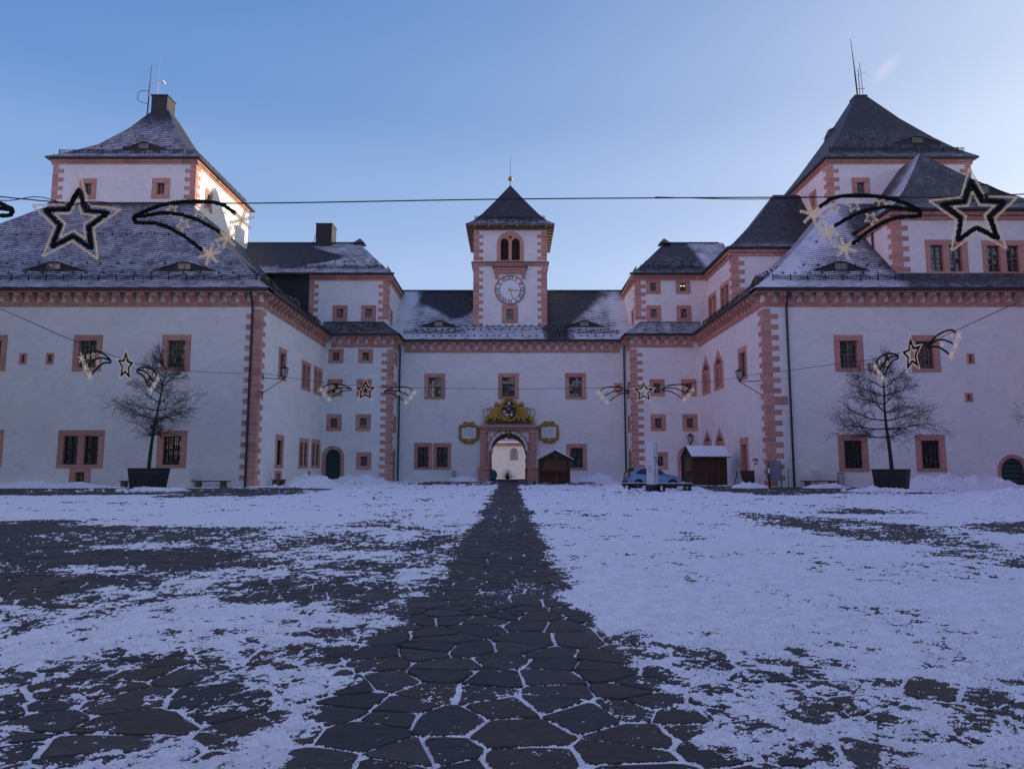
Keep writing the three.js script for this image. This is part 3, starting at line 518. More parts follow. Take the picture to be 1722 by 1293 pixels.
// ---------------------------------------------------------------- gate house
const GX = -.39; // axis of the gate
{
  const t = thing('gate_house', 'long white gate house across the far side with arched passage and snowy slate roof', 'house');
  const F = south(75), pass = archPath(GX, 4.0, -.02, 3.06);
  const hs = [win(t, F, -9.34, -7.1, 8.62, 11.4, 'tall'), win(t, F, -1.48, .74, 8.64, 11.42, 'tall'), win(t, F, 5.65, 7.89, 8.62, 11.44, 'tall'), win(t, F, 10.85, 11.72, 9.2, 10.35, 'slit'), win(t, F, -10.31, -8.4, 1.22, 4.02, 'barred'), win(t, F, -8.31, -6.4, 1.22, 4.0, 'barred'), win(t, F, 5.69, 7.9, 1.16, 3.92, 'barred'), pass];
  wall(t, F, rect(-12.8, 12.8, -.4, 14.7), hs);
  wall(t, north(88), rect(-12.8, 12.8, -6, 14.7), [archPath(-GX, 4.15, -.02, 3.0)], .6, M.rubble);
  // the vaulted passage
  const vo = archPath(GX, 5.6, -.3, 3.1, THREE.Shape); vo.holes.push(archPath(GX, 4.3, -.02, 3.0)); const vg = extr(vo, 11.9); vg.translate(0, 0, -87.45); obj('passage_vault', vg, std(.13, .085, .07, .95), t);
  obj('passage_floor', bx(GX - 2.6, GX + 2.6, -.4, -.015, -88.6, -75), std(.09, .085, .09, .9), t);
  // rough stones round the far opening
  for (let k = 0; k < 22; k++) {
    const a = (k - 5.5) / 11 * PI, up = a >= 0 && a <= PI, rr = 2.05 + .13 * hash(k, 2, 5), y = a < 0 ? 3 + (a / PI) * 6 : a > PI ? 3 - (a - PI) / PI * 6 : 3 + Math.sin(a) * rr, x = GX + (up ? Math.cos(a) * rr : a < 0 ? rr : -rr);
    const g = rbox(.34, .5, .5, .05); g.rotateZ(up ? a : 0); const m = obj('rough_stone', g, sandy(), t); m.position.set(x + (x > GX ? .1 : -.1) , Math.max(.2, y), -88.15);
  }
  cornice(t, F, -11.5, 11.5, -11.5, 11.5, .008);
  const PR = [[.8, 14.94], [-.6, 16.0], [-2.2, 17.4], [-4.3, 19.4], [-6.5, 22.0]];
  const bare = (um, sm, c, w) => sstep(w, w - 1.2, Math.abs(um - c));
  slope(t, F, PR, () => -14.2, () => 14.2, (u, v, um, s) => {
    const L = um < 0; let c = 1.08 - .25 * sstep(.05, .35, v) * sstep(.9, .3, v);
    if (L) c -= 1.3 * sstep(.52, .70, v + .12 * Math.sin(um * .9 + 1)) * sstep(-11.5, -9.6, um) * sstep(-2.6, -5, um);
    else c -= sstep(3.0, 4.4, um) * (1.3 * sstep(.9, .0, (um - 5 - 3.6 * sstep(.25, .9, v)) / 2.2) + .5 * sstep(.75, .95, v));
    c += .35 * sstep(10.3, 12, Math.abs(um)); return c;
  }, 191, .14);
  slope(t, north(88), PR, () => -14.2, () => 14.2, () => .5, 192);
  obj('ridge_cap', bx(-14.2, 14.2, 21.97, 22.1, -81.6, -81.38), M.lead, t);
  guard(t, F, PR, -11.6, -4.9, -.2); guard(t, F, PR, 4.5, 11.6, -.2); hooks(t, F, PR, () => -11.5, () => 11.5, [.3, -.9, -1.5], .75);
  dormer(t, F, PR, -8.0, -1.45, 4.5, .64); dormer(t, F, PR, 7.9, -1.45, 4.7, .64);
}
{ // red stone portal in front of the passage
  const t = thing('portal', 'red stone gate portal with pilasters and carved arch around the passage', 'portal');
  const z = -75, P = (n, a, b, c, d, e, m = M.sand[0], r = .03) => { const g = rbox(b - a, d - c, e + .05, r); g.translate(GX + (a + b) / 2, (c + d) / 2, z + (e - .05) / 2); return obj(n, g, m, t); };
  for (const s of [-1, 1]) {
    const q = (a, b) => s < 0 ? [-b, -a] : [a, b];
    P('pedestal', ...q(2.05, 3.12), 0, 1.22, .8, M.sand[1]); P('pedestal_cap', ...q(1.98, 3.2), 1.235, 1.45, .9, M.sand[2]);
    P('pilaster', ...q(2.26, 2.94), 1.465, 5.0, .55, M.sand[0]); P('pilaster_panel', ...q(2.42, 2.78), 1.9, 4.7, .6, M.sand[1]); P('capital', ...q(2.18, 3.02), 5.01, 5.3, .68, M.sand[2]);
    P('inner_pier', ...q(1.93, 2.25), .0, 2.98, .42, M.sand[3]); P('impost', ...q(1.9, 2.3), 2.99, 3.2, .5, M.sand[2]);
  }
  P('entablature', -3.05, 3.05, 5.31, 5.56, .72, M.sand[1]); P('entablature_cornice', -3.2, 3.2, 5.575, 5.8, .92, M.sand[0]); P('blocking_course', -2.7, 2.7, 5.81, 5.98, .6, M.sand[3]);
  // spandrel panel with the arch cut out
  const sp = poly([[-2.25, 3.2], [2.25, 3.2], [2.25, 5.3], [-2.25, 5.3]]); sp.holes.length = 0;
  const pts = [[-2.25, 3.2], [-2.25, 5.3], [2.25, 5.3], [2.25, 3.2]]; const s2 = new THREE.Shape(); s2.moveTo(-2.25, 3.2); s2.lineTo(-2.25, 5.3); s2.lineTo(2.25, 5.3); s2.lineTo(2.25, 3.2); s2.lineTo(1.93, 3.2); s2.absarc(0, 3.2, 1.93, 0, PI, false); s2.closePath();
  let g = extr(s2, .3); g.translate(GX, 0, z); obj('spandrel', g, M.sand[0], t);
  // white archivolt blocks between red rims
  const arc = (r0, r1, a0, a1, d) => { const s = new THREE.Shape(); s.absarc(0, 3.2, r1, a0, a1, false); s.absarc(0, 3.2, r0, a1, a0, true); s.closePath(); const q = extr(s, d); q.translate(GX, 0, z); return q; };
  for (let k = 0; k < 11; k++) if (k !== 5) obj('archivolt_stone', arc(1.80, 2.06, PI * k / 11 + .015, PI * (k + 1) / 11 - .015, .42), M.white, t);
  obj('arch_rim', arc(1.93, 1.97, 0, PI, .46), M.sand[1], t); obj('arch_rim', arc(2.06, 2.2, 0, PI, .4), M.sand[3], t);
  // carved scrolls on white spandrel fields
  for (const s of [-1, 1]) {
    const f = new THREE.Shape(); f.moveTo(2.15 * s, 5.25); f.lineTo(.75 * s, 5.25); for (let k = 0; k <= 8; k++) { const a = 1.22 - k * .085; f.lineTo(Math.cos(a) * 2.22 * s, 3.2 + Math.sin(a) * 2.22); } f.lineTo(2.15 * s, 4.1); f.closePath();
    const q = extr(f, .33); q.translate(GX, 0, z); obj('spandrel_field', q, M.white, t);
    const sc = []; for (const [x, y, r] of [[1.85, 4.95, .19], [1.4, 5.05, .13], [1.9, 4.5, .13], [1.08, 5.14, .08]]) { sc.push(new THREE.TorusGeometry(r, .035, 5, 14, 5).translate(GX + x * s, y, z + .34)); sc.push(new THREE.SphereGeometry(.05, 6, 5).translate(GX + x * s, y, z + .35)); }
    for (let k = 0; k < sc.length; k += 2) obj('scroll_carving', [sc[k], sc[k + 1]], M.sand[1], t);
  }
  const ks = new THREE.LatheGeometry([[.02, 0], [.2, .12], [.26, .35], [.2, .55], [.27, .72], [.12, .95], [.02, 1]].map(p => new THREE.Vector2(...p)), 8); ks.translate(GX, 4.72, z + .45); obj('keystone_mask', ks, M.gold, t);
}
{ // coat of arms with two lions
  const t = thing('coat_of_arms', 'gilded coat of arms held by two lions above the gate arch', 'coat of arms');
  const z = -74.75, ox = GX + .08;
  const cart = []; // wreath of lobes round the oval
  for (let k = 0; k < 26; k++) { const a = k / 26 * 2 * PI, r = .17 + .05 * hash(k, 1, 3); cart.push(new THREE.SphereGeometry(r, 7, 5).scale(1, 1, .7).translate(ox + Math.cos(a) * .92, 7.38 + Math.sin(a) * 1.13, z + .22)); }
  cart.push(new THREE.TorusGeometry(.85, .1, 6, 40).scale(1, 1.25, 1).translate(ox, 7.38, z + .25)); obj('wreath', cart, M.gold, t);
  const disc = new THREE.CylinderGeometry(.86, .86, .2, 36).rotateX(PI / 2).scale(1, 1.24, 1).translate(ox, 7.38, z + .1); obj('shield', disc, M.black, t);
  const cols = [M.white, M.gold, std(.3, .04, .03, .6), M.black, std(.06, .1, .2, .6)];
  for (let r = 0; r < 6; r++) for (let c = 0; c < 5; c++) { const x = (c - 2) * .26, y = (r - 2.5) * .3; if (x * x / .5 + y * y / .85 > .95) continue; const s = poly([[-.1, .12], [.1, .12], [.1, -.03], [0, -.13], [-.1, -.03]]); const g = extr(s, .06, .012); g.translate(ox + x, 7.38 + y, z + .2); obj('quartering', g, cols[Math.floor(hash(r, c, 8) * 5)], t); }
  const cr = []; for (let k = -2; k <= 2; k++) cr.push(new THREE.SphereGeometry(.13, 7, 6).translate(ox + k * .19, 8.62 - .05 * k * k, z + .3), new THREE.ConeGeometry(.09, .3, 6).translate(ox + k * .19, 8.48 - .05 * k * k, z + .3)); obj('crown', cr, M.gold, t);
  for (const s of [-1, 1]) {
    const L = new THREE.Group(); L.name = 'lion'; t.add(L); L.position.set(ox, 0, z); L.scale.x = s;
    const b = new THREE.Shape(); b.moveTo(.95, 6.35); b.bezierCurveTo(.75, 6.9, 1.0, 7.5, 1.02, 7.85); b.bezierCurveTo(1.05, 8.15, 1.5, 8.2, 1.5, 7.85); b.bezierCurveTo(1.52, 7.5, 1.85, 7.2, 2.15, 6.9); b.bezierCurveTo(2.55, 6.6, 2.6, 6.25, 2.62, 5.98); b.lineTo(2.42, 5.98); b.bezierCurveTo(2.38, 6.3, 2.25, 6.45, 2.0, 6.5); b.bezierCurveTo(1.7, 6.55, 1.75, 6.3, 1.55, 6.25); b.bezierCurveTo(1.35, 6.35, 1.35, 6.7, 1.2, 6.75); b.bezierCurveTo(1.12, 6.6, 1.1, 6.4, .95, 6.35);
    obj('body', extr(b, .22, .07), M.gold, L);
    obj('head', [new THREE.SphereGeometry(.24, 10, 8).translate(1.28, 8.02, .25), new THREE.SphereGeometry(.13, 8, 6).translate(1.1, 7.96, .36), new THREE.SphereGeometry(.08, 6, 5).translate(1.4, 8.25, .22)], M.gold, L);
    obj('haunch', [new THREE.SphereGeometry(.36, 10, 8).scale(1, .9, .6).translate(1.85, 6.7, .26), tube([[1.7, 6.5, .3], [1.55, 6.25, .34], [1.75, 6.12, .36]], .09, 8, 6)], M.gold, L);
    obj('foreleg', [tube([[1.25, 7.5, .3], [1.0, 7.35, .36], [.86, 7.5, .38]], .085, 10, 6), tube([[1.3, 7.2, .3], [1.02, 6.95, .36], [.85, 6.95, .38]], .085, 10, 6)], M.gold, L);
    obj('tail', [tube([[2.45, 6.6, .15], [2.72, 6.9, .15], [2.66, 7.45, .15], [2.4, 7.62, .15], [2.2, 7.45, .15], [2.32, 7.25, .15]], .05, 30, 6), new THREE.TorusGeometry(.14, .055, 6, 14).translate(1.95, 7.55, .15), tube([[2.3, 7.3, .15], [2.1, 7.5, .15], [1.95, 7.4, .15]], .045, 10, 5)], M.gold, L);
  }
  obj('ground_slab', [bx(ox - 2.2, ox + 2.2, 5.99, 6.12, z - .2, z + .42)], std(.05, .06, .04, .7), t);
  const lv = []; for (let k = 0; k < 40; k++) lv.push(new THREE.SphereGeometry(.09 + .07 * hash(k, 4, 4), 5, 4).translate(ox + (k / 39 - .5) * 4.1, 6.2 + .08 * hash(k, 5, 4), z + .25 + .1 * hash(k, 6, 4))); obj('leaf_border', lv, std(.09, .1, .045, .6), t);
}
function tablet(xc, yc, label, lines) {
  const t = thing('inscription_tablet', label, 'tablet', 'gilded tablets beside the gate'), z = -75;
  obj('panel', bx(xc - .78, xc + .78, yc - .55, yc + .55, z - .02, z + .1), M.white, t);
  const L = []; for (let k = 0; k < 40; k++) { const a = k / 40 * 2 * PI, c = Math.cos(a), s = Math.sin(a), q = 1 / Math.max(Math.abs(c) / .9, Math.abs(s) / (.78 + .12 * Math.cos(3 * c))); L.push(new THREE.SphereGeometry(.13 + .07 * hash(k, 3, lines), 6, 5).scale(1, 1, .7).translate(xc + c * q, yc + s * q, z + .12)); }
  for (const s of [-1, 1]) L.push(new THREE.TorusGeometry(.24, .08, 5, 16).translate(xc - .35, yc + s * .86, z + .14), new THREE.TorusGeometry(.24, .08, 5, 16).translate(xc + .35, yc + s * .86, z + .14), new THREE.SphereGeometry(.22, 8, 6).scale(1, 1, .6).translate(xc, yc + s * .95, z + .14));
  obj('gilded_frame', L, M.gold, t);
  const tx = []; for (let k = 0; k < 7; k++) { let x = xc - .62 + .08 * hash(k, 1, lines); while (x < xc + .55) { const w = .05 + .13 * hash(Math.round(x * 97), k, lines); tx.push(bx(x, Math.min(x + w, xc + .64), yc + .36 - k * .125, yc + .40 - k * .125, z + .1, z + .104)); x += w + .045; } }
  obj('lettering', tx, std(.08, .08, .1, .8), t);
}
tablet(-4.55, 5.06, 'gold-framed white inscription tablet left of the portal', 3); tablet(3.88, 5.12, 'gold-framed white inscription tablet right of the portal, above the hut', 9);

// ---------------------------------------------------------------- clock tower
const font = await new FontLoader().loadAsync('fonts/droid/droid_serif_bold.typeface.json');
const fontSans = await new FontLoader().loadAsync('fonts/droid/droid_sans_bold.typeface.json');
const textGeo = (s, size, f = font, d = .02) => { const g = new TextGeometry(s, { font: f, size, depth: d, curveSegments: 3 }); g.computeBoundingBox(); const b = g.boundingBox; g.translate(-(b.min.x + b.max.x) / 2, -(b.min.y + b.max.y) / 2, 0); return g; };
{
  const t = thing('clock_tower', 'square white clock tower with pyramid slate roof and golden ball above the gate', 'tower');
  const X0 = -4.25, X1 = 3.85, D0 = 76.6, D1 = 85.2, xc = -.2, F = south(D0);
  const bellHole = archPath(-.2, 2.86, 24.06, 26.05);
  const hs = [win(t, F, -1.12, .65, 17.15, 19.22, 'small'), bellHole];
  wall(t, F, rect(X0, X1, 15, 28.0), hs); wall(t, east(X1), rect(D0 + .6, D1 - .6, 15, 28)); wall(t, west(X0), rect(-D1 + .6, -D0 - .6, 15, 28)); wall(t, north(D1), rect(-X1, -X0, 15, 28));
  for (const [x, s] of [[X0, 1], [X1, -1]]) { quoins(t, x, D0, s, 1, 16.7, 23.5, 1.05, .6, .42); quoins(t, x, D0, s, 1, 24.1, 27.6, 1.05, .6, .42); }
  for (const [fr, a, b, q] of [[F, X0, X1, .17], [east(X1), D0 + .16, D1, 0], [west(X0), -D1, -D0 - .16, 0]]) { topBand(t, fr, a, b, 23.53, 23.93 - (q ? 0 : .003), .18, q, q); place(obj('string_course', bx(a - q * 1.5, b + q * 1.5, 23.935, 24.03 - (q ? 0 : .003), -.15, .27), M.lead, t), fr); }
  obj('base_flashing', bx(X0 - .05, X1 + .05, 16.55, 16.78, -D0 - .05, -D0 + .14), M.lead, t);
  // bell window
  const bw = new THREE.Group(); bw.name = 'bell_window'; t.add(bw); place(bw, F, -.2, 0, 0);
  const s = archPath(0, 3.0, 24.05, 26.05, THREE.Shape); for (const q of [-1, 1]) s.holes.push(archPath(.62 * q, .88, 24.25, 26.3)); s.holes.push((() => { const p = new THREE.Path(); p.moveTo(-.26, 26.98); p.lineTo(.26, 26.98); p.lineTo(0, 26.68); p.closePath(); return p; })());
  let g = extr(s, .3); g.translate(0, 0, -.24); obj('surround', g, M.sand[0], bw); obj('louvre_back', bx(-1.3, 1.3, 24.1, 27.2, -1.3, -1.2), M.soffit, bw);
  for (const q of [-1, 1]) for (let k = 0; k < 11; k++) { const sl = rbox(.92, .03, .2, .008); sl.rotateX(.6); const m = obj('slat', sl, M.woodDark, bw); m.material = k > 9 ? M.paintOlive : wood(.13, .11, .05); m.position.set(.62 * q, 24.36 + k * .225, -.3); }
  // clock
  const c = new THREE.Group(); c.name = 'clock'; t.add(c); place(c, F, -.23, 20.87, .02);
  obj('dial', new THREE.CylinderGeometry(1.6, 1.6, .1, 56).rotateX(PI / 2).translate(0, 0, .05), M.white, c);
  obj('rim', new THREE.TorusGeometry(1.6, .075, 8, 64).translate(0, 0, .08), M.sandDark, c); obj('inner_ring', new THREE.TorusGeometry(1.13, .03, 6, 56).translate(0, 0, .1), M.sandDark, c);
  ['XII', 'I', 'II', 'III', 'IIII', 'V', 'VI', 'VII', 'VIII', 'IX', 'X', 'XI'].forEach((n, k) => { const q = textGeo(n, .36); q.scale(n.length > 3 ? .72 : .95, 1, 1); const a = -k * PI / 6; q.rotateZ(a); q.translate(-Math.sin(a) * 1.36, Math.cos(a) * 1.36, .1); obj('numeral', q, M.black, c); });
  const ticks = []; for (let k = 0; k < 60; k++) ticks.push(bx(-.012, .012, 1.5, 1.54, .1, .108).rotateZ(k * PI / 30)); obj('minute_marks', ticks, M.black, c);
  const hand = (L, w, a, r) => { const sh = poly([[-w, -.25], [w, -.25], [w * .7, L * .6], [w * 1.7, L * .72], [0, L], [-w * 1.7, L * .72], [-w * .7, L * .6]]); const q = extr(sh, .025); q.translate(0, 0, r); q.rotateZ(a); return q; };
  obj('hour_hand', hand(1.08, .05, -PI * .535, .17), M.goldPaint, c); obj('minute_hand', hand(1.15, .035, -PI * .9, .14), M.goldPaint, c); obj('hand_boss', new THREE.SphereGeometry(.1, 10, 8).translate(0, 0, .17), M.goldPaint, c);
  // moulded hood over the clock
  const h = new THREE.Group(); h.name = 'clock_hood'; t.add(h); place(h, F, -.23, 0, 0);
  const pr = poly([[0, 22.72], [.24, 22.72], [.3, 22.95], [.42, 23.1], [.5, 23.3], [0, 23.3]]); g = extr(pr, 3.5); g.rotateY(-PI / 2); g.translate(1.75, 0, 0); obj('moulding', g, M.sand[0], h); obj('cover', bx(-1.95, 1.95, 23.305, 23.4, -.02, .6), M.lead, h);
  for (const q of [-1, 1]) { const b = extr(poly([[0, 22.1], [.16, 22.15], [.26, 22.72], [0, 22.72]]), .36); b.rotateY(-PI / 2); b.translate(q * 1.47 + .18, 0, .001); obj('bracket', b, M.sand[1], h); }
  // roof, rafters and spire
  const PR = [[.88, 28.12], [.1, 28.75], [-.9, 29.95], [-2.4, 32.1], [-4.0, 34.5]];
  slope(t, F, PR, w => X0 - w, w => X1 + w, (u, v) => .2 + .45 * sstep(.25, .05, v) - .2 * sstep(.3, .9, v), 201); slope(t, east(X1), PR.map(([a, b]) => [a, b]), w => D0 - w * 1.07, w => D1 + w * 1.07, () => .1, 202); slope(t, west(X0), PR, w => -D1 - w * 1.07, w => -D0 + w * 1.07, () => .3, 203); slope(t, north(D1), PR, w => -X1 - w, w => -X0 + w, () => .2, 204);
  obj('soffit', [bx(X0 - .84, X1 + .84, 28.0, 28.08, -(D1 + .84), -(D0 - .84))], M.soffit, t); obj('wall_plate', [bx(X0 - .06, X1 + .06, 27.68, 27.99, -(D1 + .06), -(D0 - .06))], M.soffit, t);
  const tail = bx(-.11, .11, 27.8, 27.995, 0, .8);
  for (let k = 0; k < 6; k++) place(obj('rafter', tail, M.soffit, t), F, mix(X0 + .1, X1 - .1, k / 5), 0, .06);
  for (const fr of [east(X1), west(X0)]) for (let k = 0; k < 9; k++) place(obj('rafter', tail, M.soffit, t), fr, (fr.ry > 0 ? 1 : -1) * mix(D0 + .1, D1 - .1, k / 8), 0, .06);
  guard(t, F, PR, X0 + .1, X1 - .1, -.05); hooks(t, F, PR, w => X0, w => X1, [.45], .7);
  const sp = new THREE.Group(); sp.name = 'spire'; t.add(sp); sp.position.set(xc, 0, -80.9);
  obj('rod', [bar([0, 34.2, 0], [0, 38.3, 0], .045, 6, .015)], M.iron, sp); obj('ball', new THREE.SphereGeometry(.28, 16, 12).translate(0, 35.45, 0), M.gold, sp);
}
{ // building seen through the gate passage
  const t = thing('outer_building', 'pale wall with arched window seen through the gate passage', 'building');
  const F = south(108), hole = archPath(.3, 1.0, 2.6, 3.75); wall(t, F, rect(-26, 24, -6, 5.2), [hole]);
  topBand(t, F, -26, 24, 4.62, 5.15, .3);
  const w = new THREE.Group(); w.name = 'arched_window'; t.add(w); place(w, F, .3, 0, 0);
  const s = archPath(0, 1.15, 2.52, 3.75, THREE.Shape); s.holes.push(archPath(0, .85, 2.68, 3.75)); const g = extr(s, .2); g.translate(0, 0, -.14); obj('surround', g, std(.3, .28, .26, .9), w); obj('pane', panes(-.43, .43, 2.65, 4.2, 3, 5, -.2, 4), std(.25, .25, .28, .3), w);
  obj('frame', lattice(-.43, .43, 2.65, 4.2, 3, 5, -.17, .03, .03, false), M.white, w);
  const PR = [[.5, 5.25], [-1, 6.3], [-5, 10.2]]; slope(t, F, PR, () => -26, () => 24, () => 1.1, 211); wall(t, north(120), rect(-24, 26, -6, 5.2)); obj('roof_back', bx(-26, 24, 10.1, 10.3, -114, -112.8), M.lead, t);
}
{ // south side of the courtyard, behind the camera: it shades the near paving and shows in the window glass
  const t = thing('south_range', 'white gate house and corner houses closing the courtyard behind the viewer', 'building');
  const box = (x0, x1, d0, d1, y1, m = M.plaster) => obj('wall', bx(x0, x1, -.4, y1, -d1, -d0), m, t);
  box(-19.1, 19.1, -20, -7.5, 14.7); box(-53.7, -19.12, -19.8, 14.8, 14.69); box(19.12, 53.7, -19.8, 14.8, 14.69); box(-43.1, -29.7, -9, 4.2, 30.2); box(29.7, 43.1, -9, 4.2, 30.2);
  const hip = (x0, x1, d0, d1, y0, y1, ins) => { const v = [[x0, y0, d0], [x1, y0, d0], [x1, y0, d1], [x0, y0, d1], [x0 + ins, y1, d0 + ins], [x1 - ins, y1, d0 + ins], [x1 - ins, y1, d1 - ins], [x0 + ins, y1, d1 - ins]].map(p => [p[0], p[1], -p[2]]), f = [[0, 1, 5, 4], [1, 2, 6, 5], [2, 3, 7, 6], [3, 0, 4, 7], [4, 5, 6, 7]], p = []; for (const q of f) p.push(...v[q[0]], ...v[q[1]], ...v[q[2]], ...v[q[0]], ...v[q[2]], ...v[q[3]]); const g = new THREE.BufferGeometry(); g.setAttribute('position', new THREE.Float32BufferAttribute(p, 3)); g.computeVertexNormals(); g.setAttribute('uv', new THREE.Float32BufferAttribute(new Float32Array(p.length / 3 * 2).map((_, i) => (i * 7 % 13) / 13), 2)); obj('roof', g, std(.12, .12, .14, .7, { side: THREE.DoubleSide }), t); };
  hip(-20, 20, -20.6, -6.7, 14.7, 22, 6.5); hip(-54.4, -18.4, -20.5, 15.5, 14.7, 25.8, 10.8); hip(18.4, 54.4, -20.5, 15.5, 14.7, 25.8, 10.8); hip(-43.7, -29.1, -9.6, 4.8, 30.2, 39.5, 6.4); hip(29.1, 43.7, -9.6, 4.8, 30.2, 39.5, 6.4);
  const nf = north(-7.5); for (const x of [-8, 0, 8]) { win(t, nf, x - 1.1, x + 1.1, 8.6, 11.4, 'tall'); if (x) win(t, nf, x - 1.1, x + 1.1, 1.2, 4, 'barred'); }
  const n2 = north(14.8); for (const x of [-36, -27, 27, 36]) { win(t, n2, x - 1.1, x + 1.1, 8.6, 11.4, 'tall'); win(t, n2, x - 1.1, x + 1.1, 1.2, 4, 'barred'); }
}

for (const sx of [-1, 1]) { // east and west ranges, outside the picture: they keep the low sun off the courtyard
  const t = thing(sx < 0 ? 'west_range' : 'east_range', sx < 0 ? 'white range closing the courtyard beyond the left picture edge' : 'white range closing the courtyard beyond the right picture edge', 'building');
  obj('wall', bx(sx < 0 ? -53.6 : 44, sx < 0 ? -44 : 53.6, -.4, 14.68, -52.9, -14.9), M.plaster, t);
  const fr = sx < 0 ? east(-44) : west(44), R2 = (a, b) => sx < 0 ? [a, b] : [-b, -a]; for (const d of [22, 30, 38, 46]) { win(t, fr, ...R2(d, d + 2.2), 8.6, 11.4, 'tall'); win(t, fr, ...R2(d, d + 2.2), 1.2, 4, 'barred'); }
  const g = extr(poly([[-5.6, 14.7], [5.6, 14.7], [0, 22.5]]), 38); g.translate(sx * 48.8, 0, -52.9); obj('roof', g, std(.12, .12, .14, .7), t);
}

// ---------------------------------------------------------------- ground
{ const g = obj('ground', bx(-400, 400, -1, -.06, -88.55, 300), M.snow); g.userData.kind = 'structure'; const o = obj('outer_ground', bx(-3000, 3000, -7, -5.9, -3000, 300), M.snow); o.userData.kind = 'structure'; }
const ell = (x, D, cx, cD, rx, rD) => { const q = Math.hypot((x - cx) / rx, (D - cD) / rD); return sstep(1.25, .55, q); };
function snowMask(x, D) {
  let m = 1.0; const wob = fbm(x * .35 + 3, D * .35, 3, 61) - .5, xx = x + wob * 1.2;
  const DD = D + (fbm(x * .3 + 9, D * .45, 4, 62) - .5) * 9;
  if (x < -.2) { // trodden, half melted left side
    m -= .45 * sstep(21, 16, D + wob * 6) * sstep(-.5, -1.6, xx);
    m -= .75 * Math.max(ell(xx, DD, -8.4, 11.6, 4.2, 3.0), ell(xx, DD, -13.5, 15.5, 5.5, 2.8)) - .16 * ell(xx, D, -4.5, 7.0, 3.5, 1.4);
    m -= .16 * sstep(4.9, 4.1, D);
  } else {
    m -= .34 * sstep(7.6, 5.4, D + wob * 2) * sstep(4.0, 1.8, xx) + .14 * sstep(6, 4.5, D);
    m -= .22 * sstep(5.0, 4.1, D) * sstep(3.2, 1.6, xx);
    m -= .6 * ell(xx, D, 8.5, 18, 2.0, 5.4) + .75 * ell(xx, D, 13.6, 17.4, 2.4, 2.6) + .5 * ell(xx, D, 8.6, 11.2, 1.4, 1.1) + .45 * ell(xx, D, 11.8, 24.5, 2.0, 2.2);
  }
  const hw = .52 + .045 * Math.max(0, 9 - D) + .3 * wob, pc = -.12 - .004 * D;
  m -= 1.2 * sstep(hw + .55, hw - .15, Math.abs(x - pc));
  m -= .95 * sstep(36.5, 41, D + wob * 14) * sstep(52.5, 49, D - wob * 6) * sstep(-11, -14, x) * (.75 + wob);
  m -= .75 * sstep(38, 42, D + wob * 4) * sstep(62, 54, D) * sstep(11.5, 14, x) * sstep(27, 22, x);
  m -= .6 * sstep(56, 62, D + wob * 5) * sstep(10, 6, Math.abs(x + 1));
  return m;
}
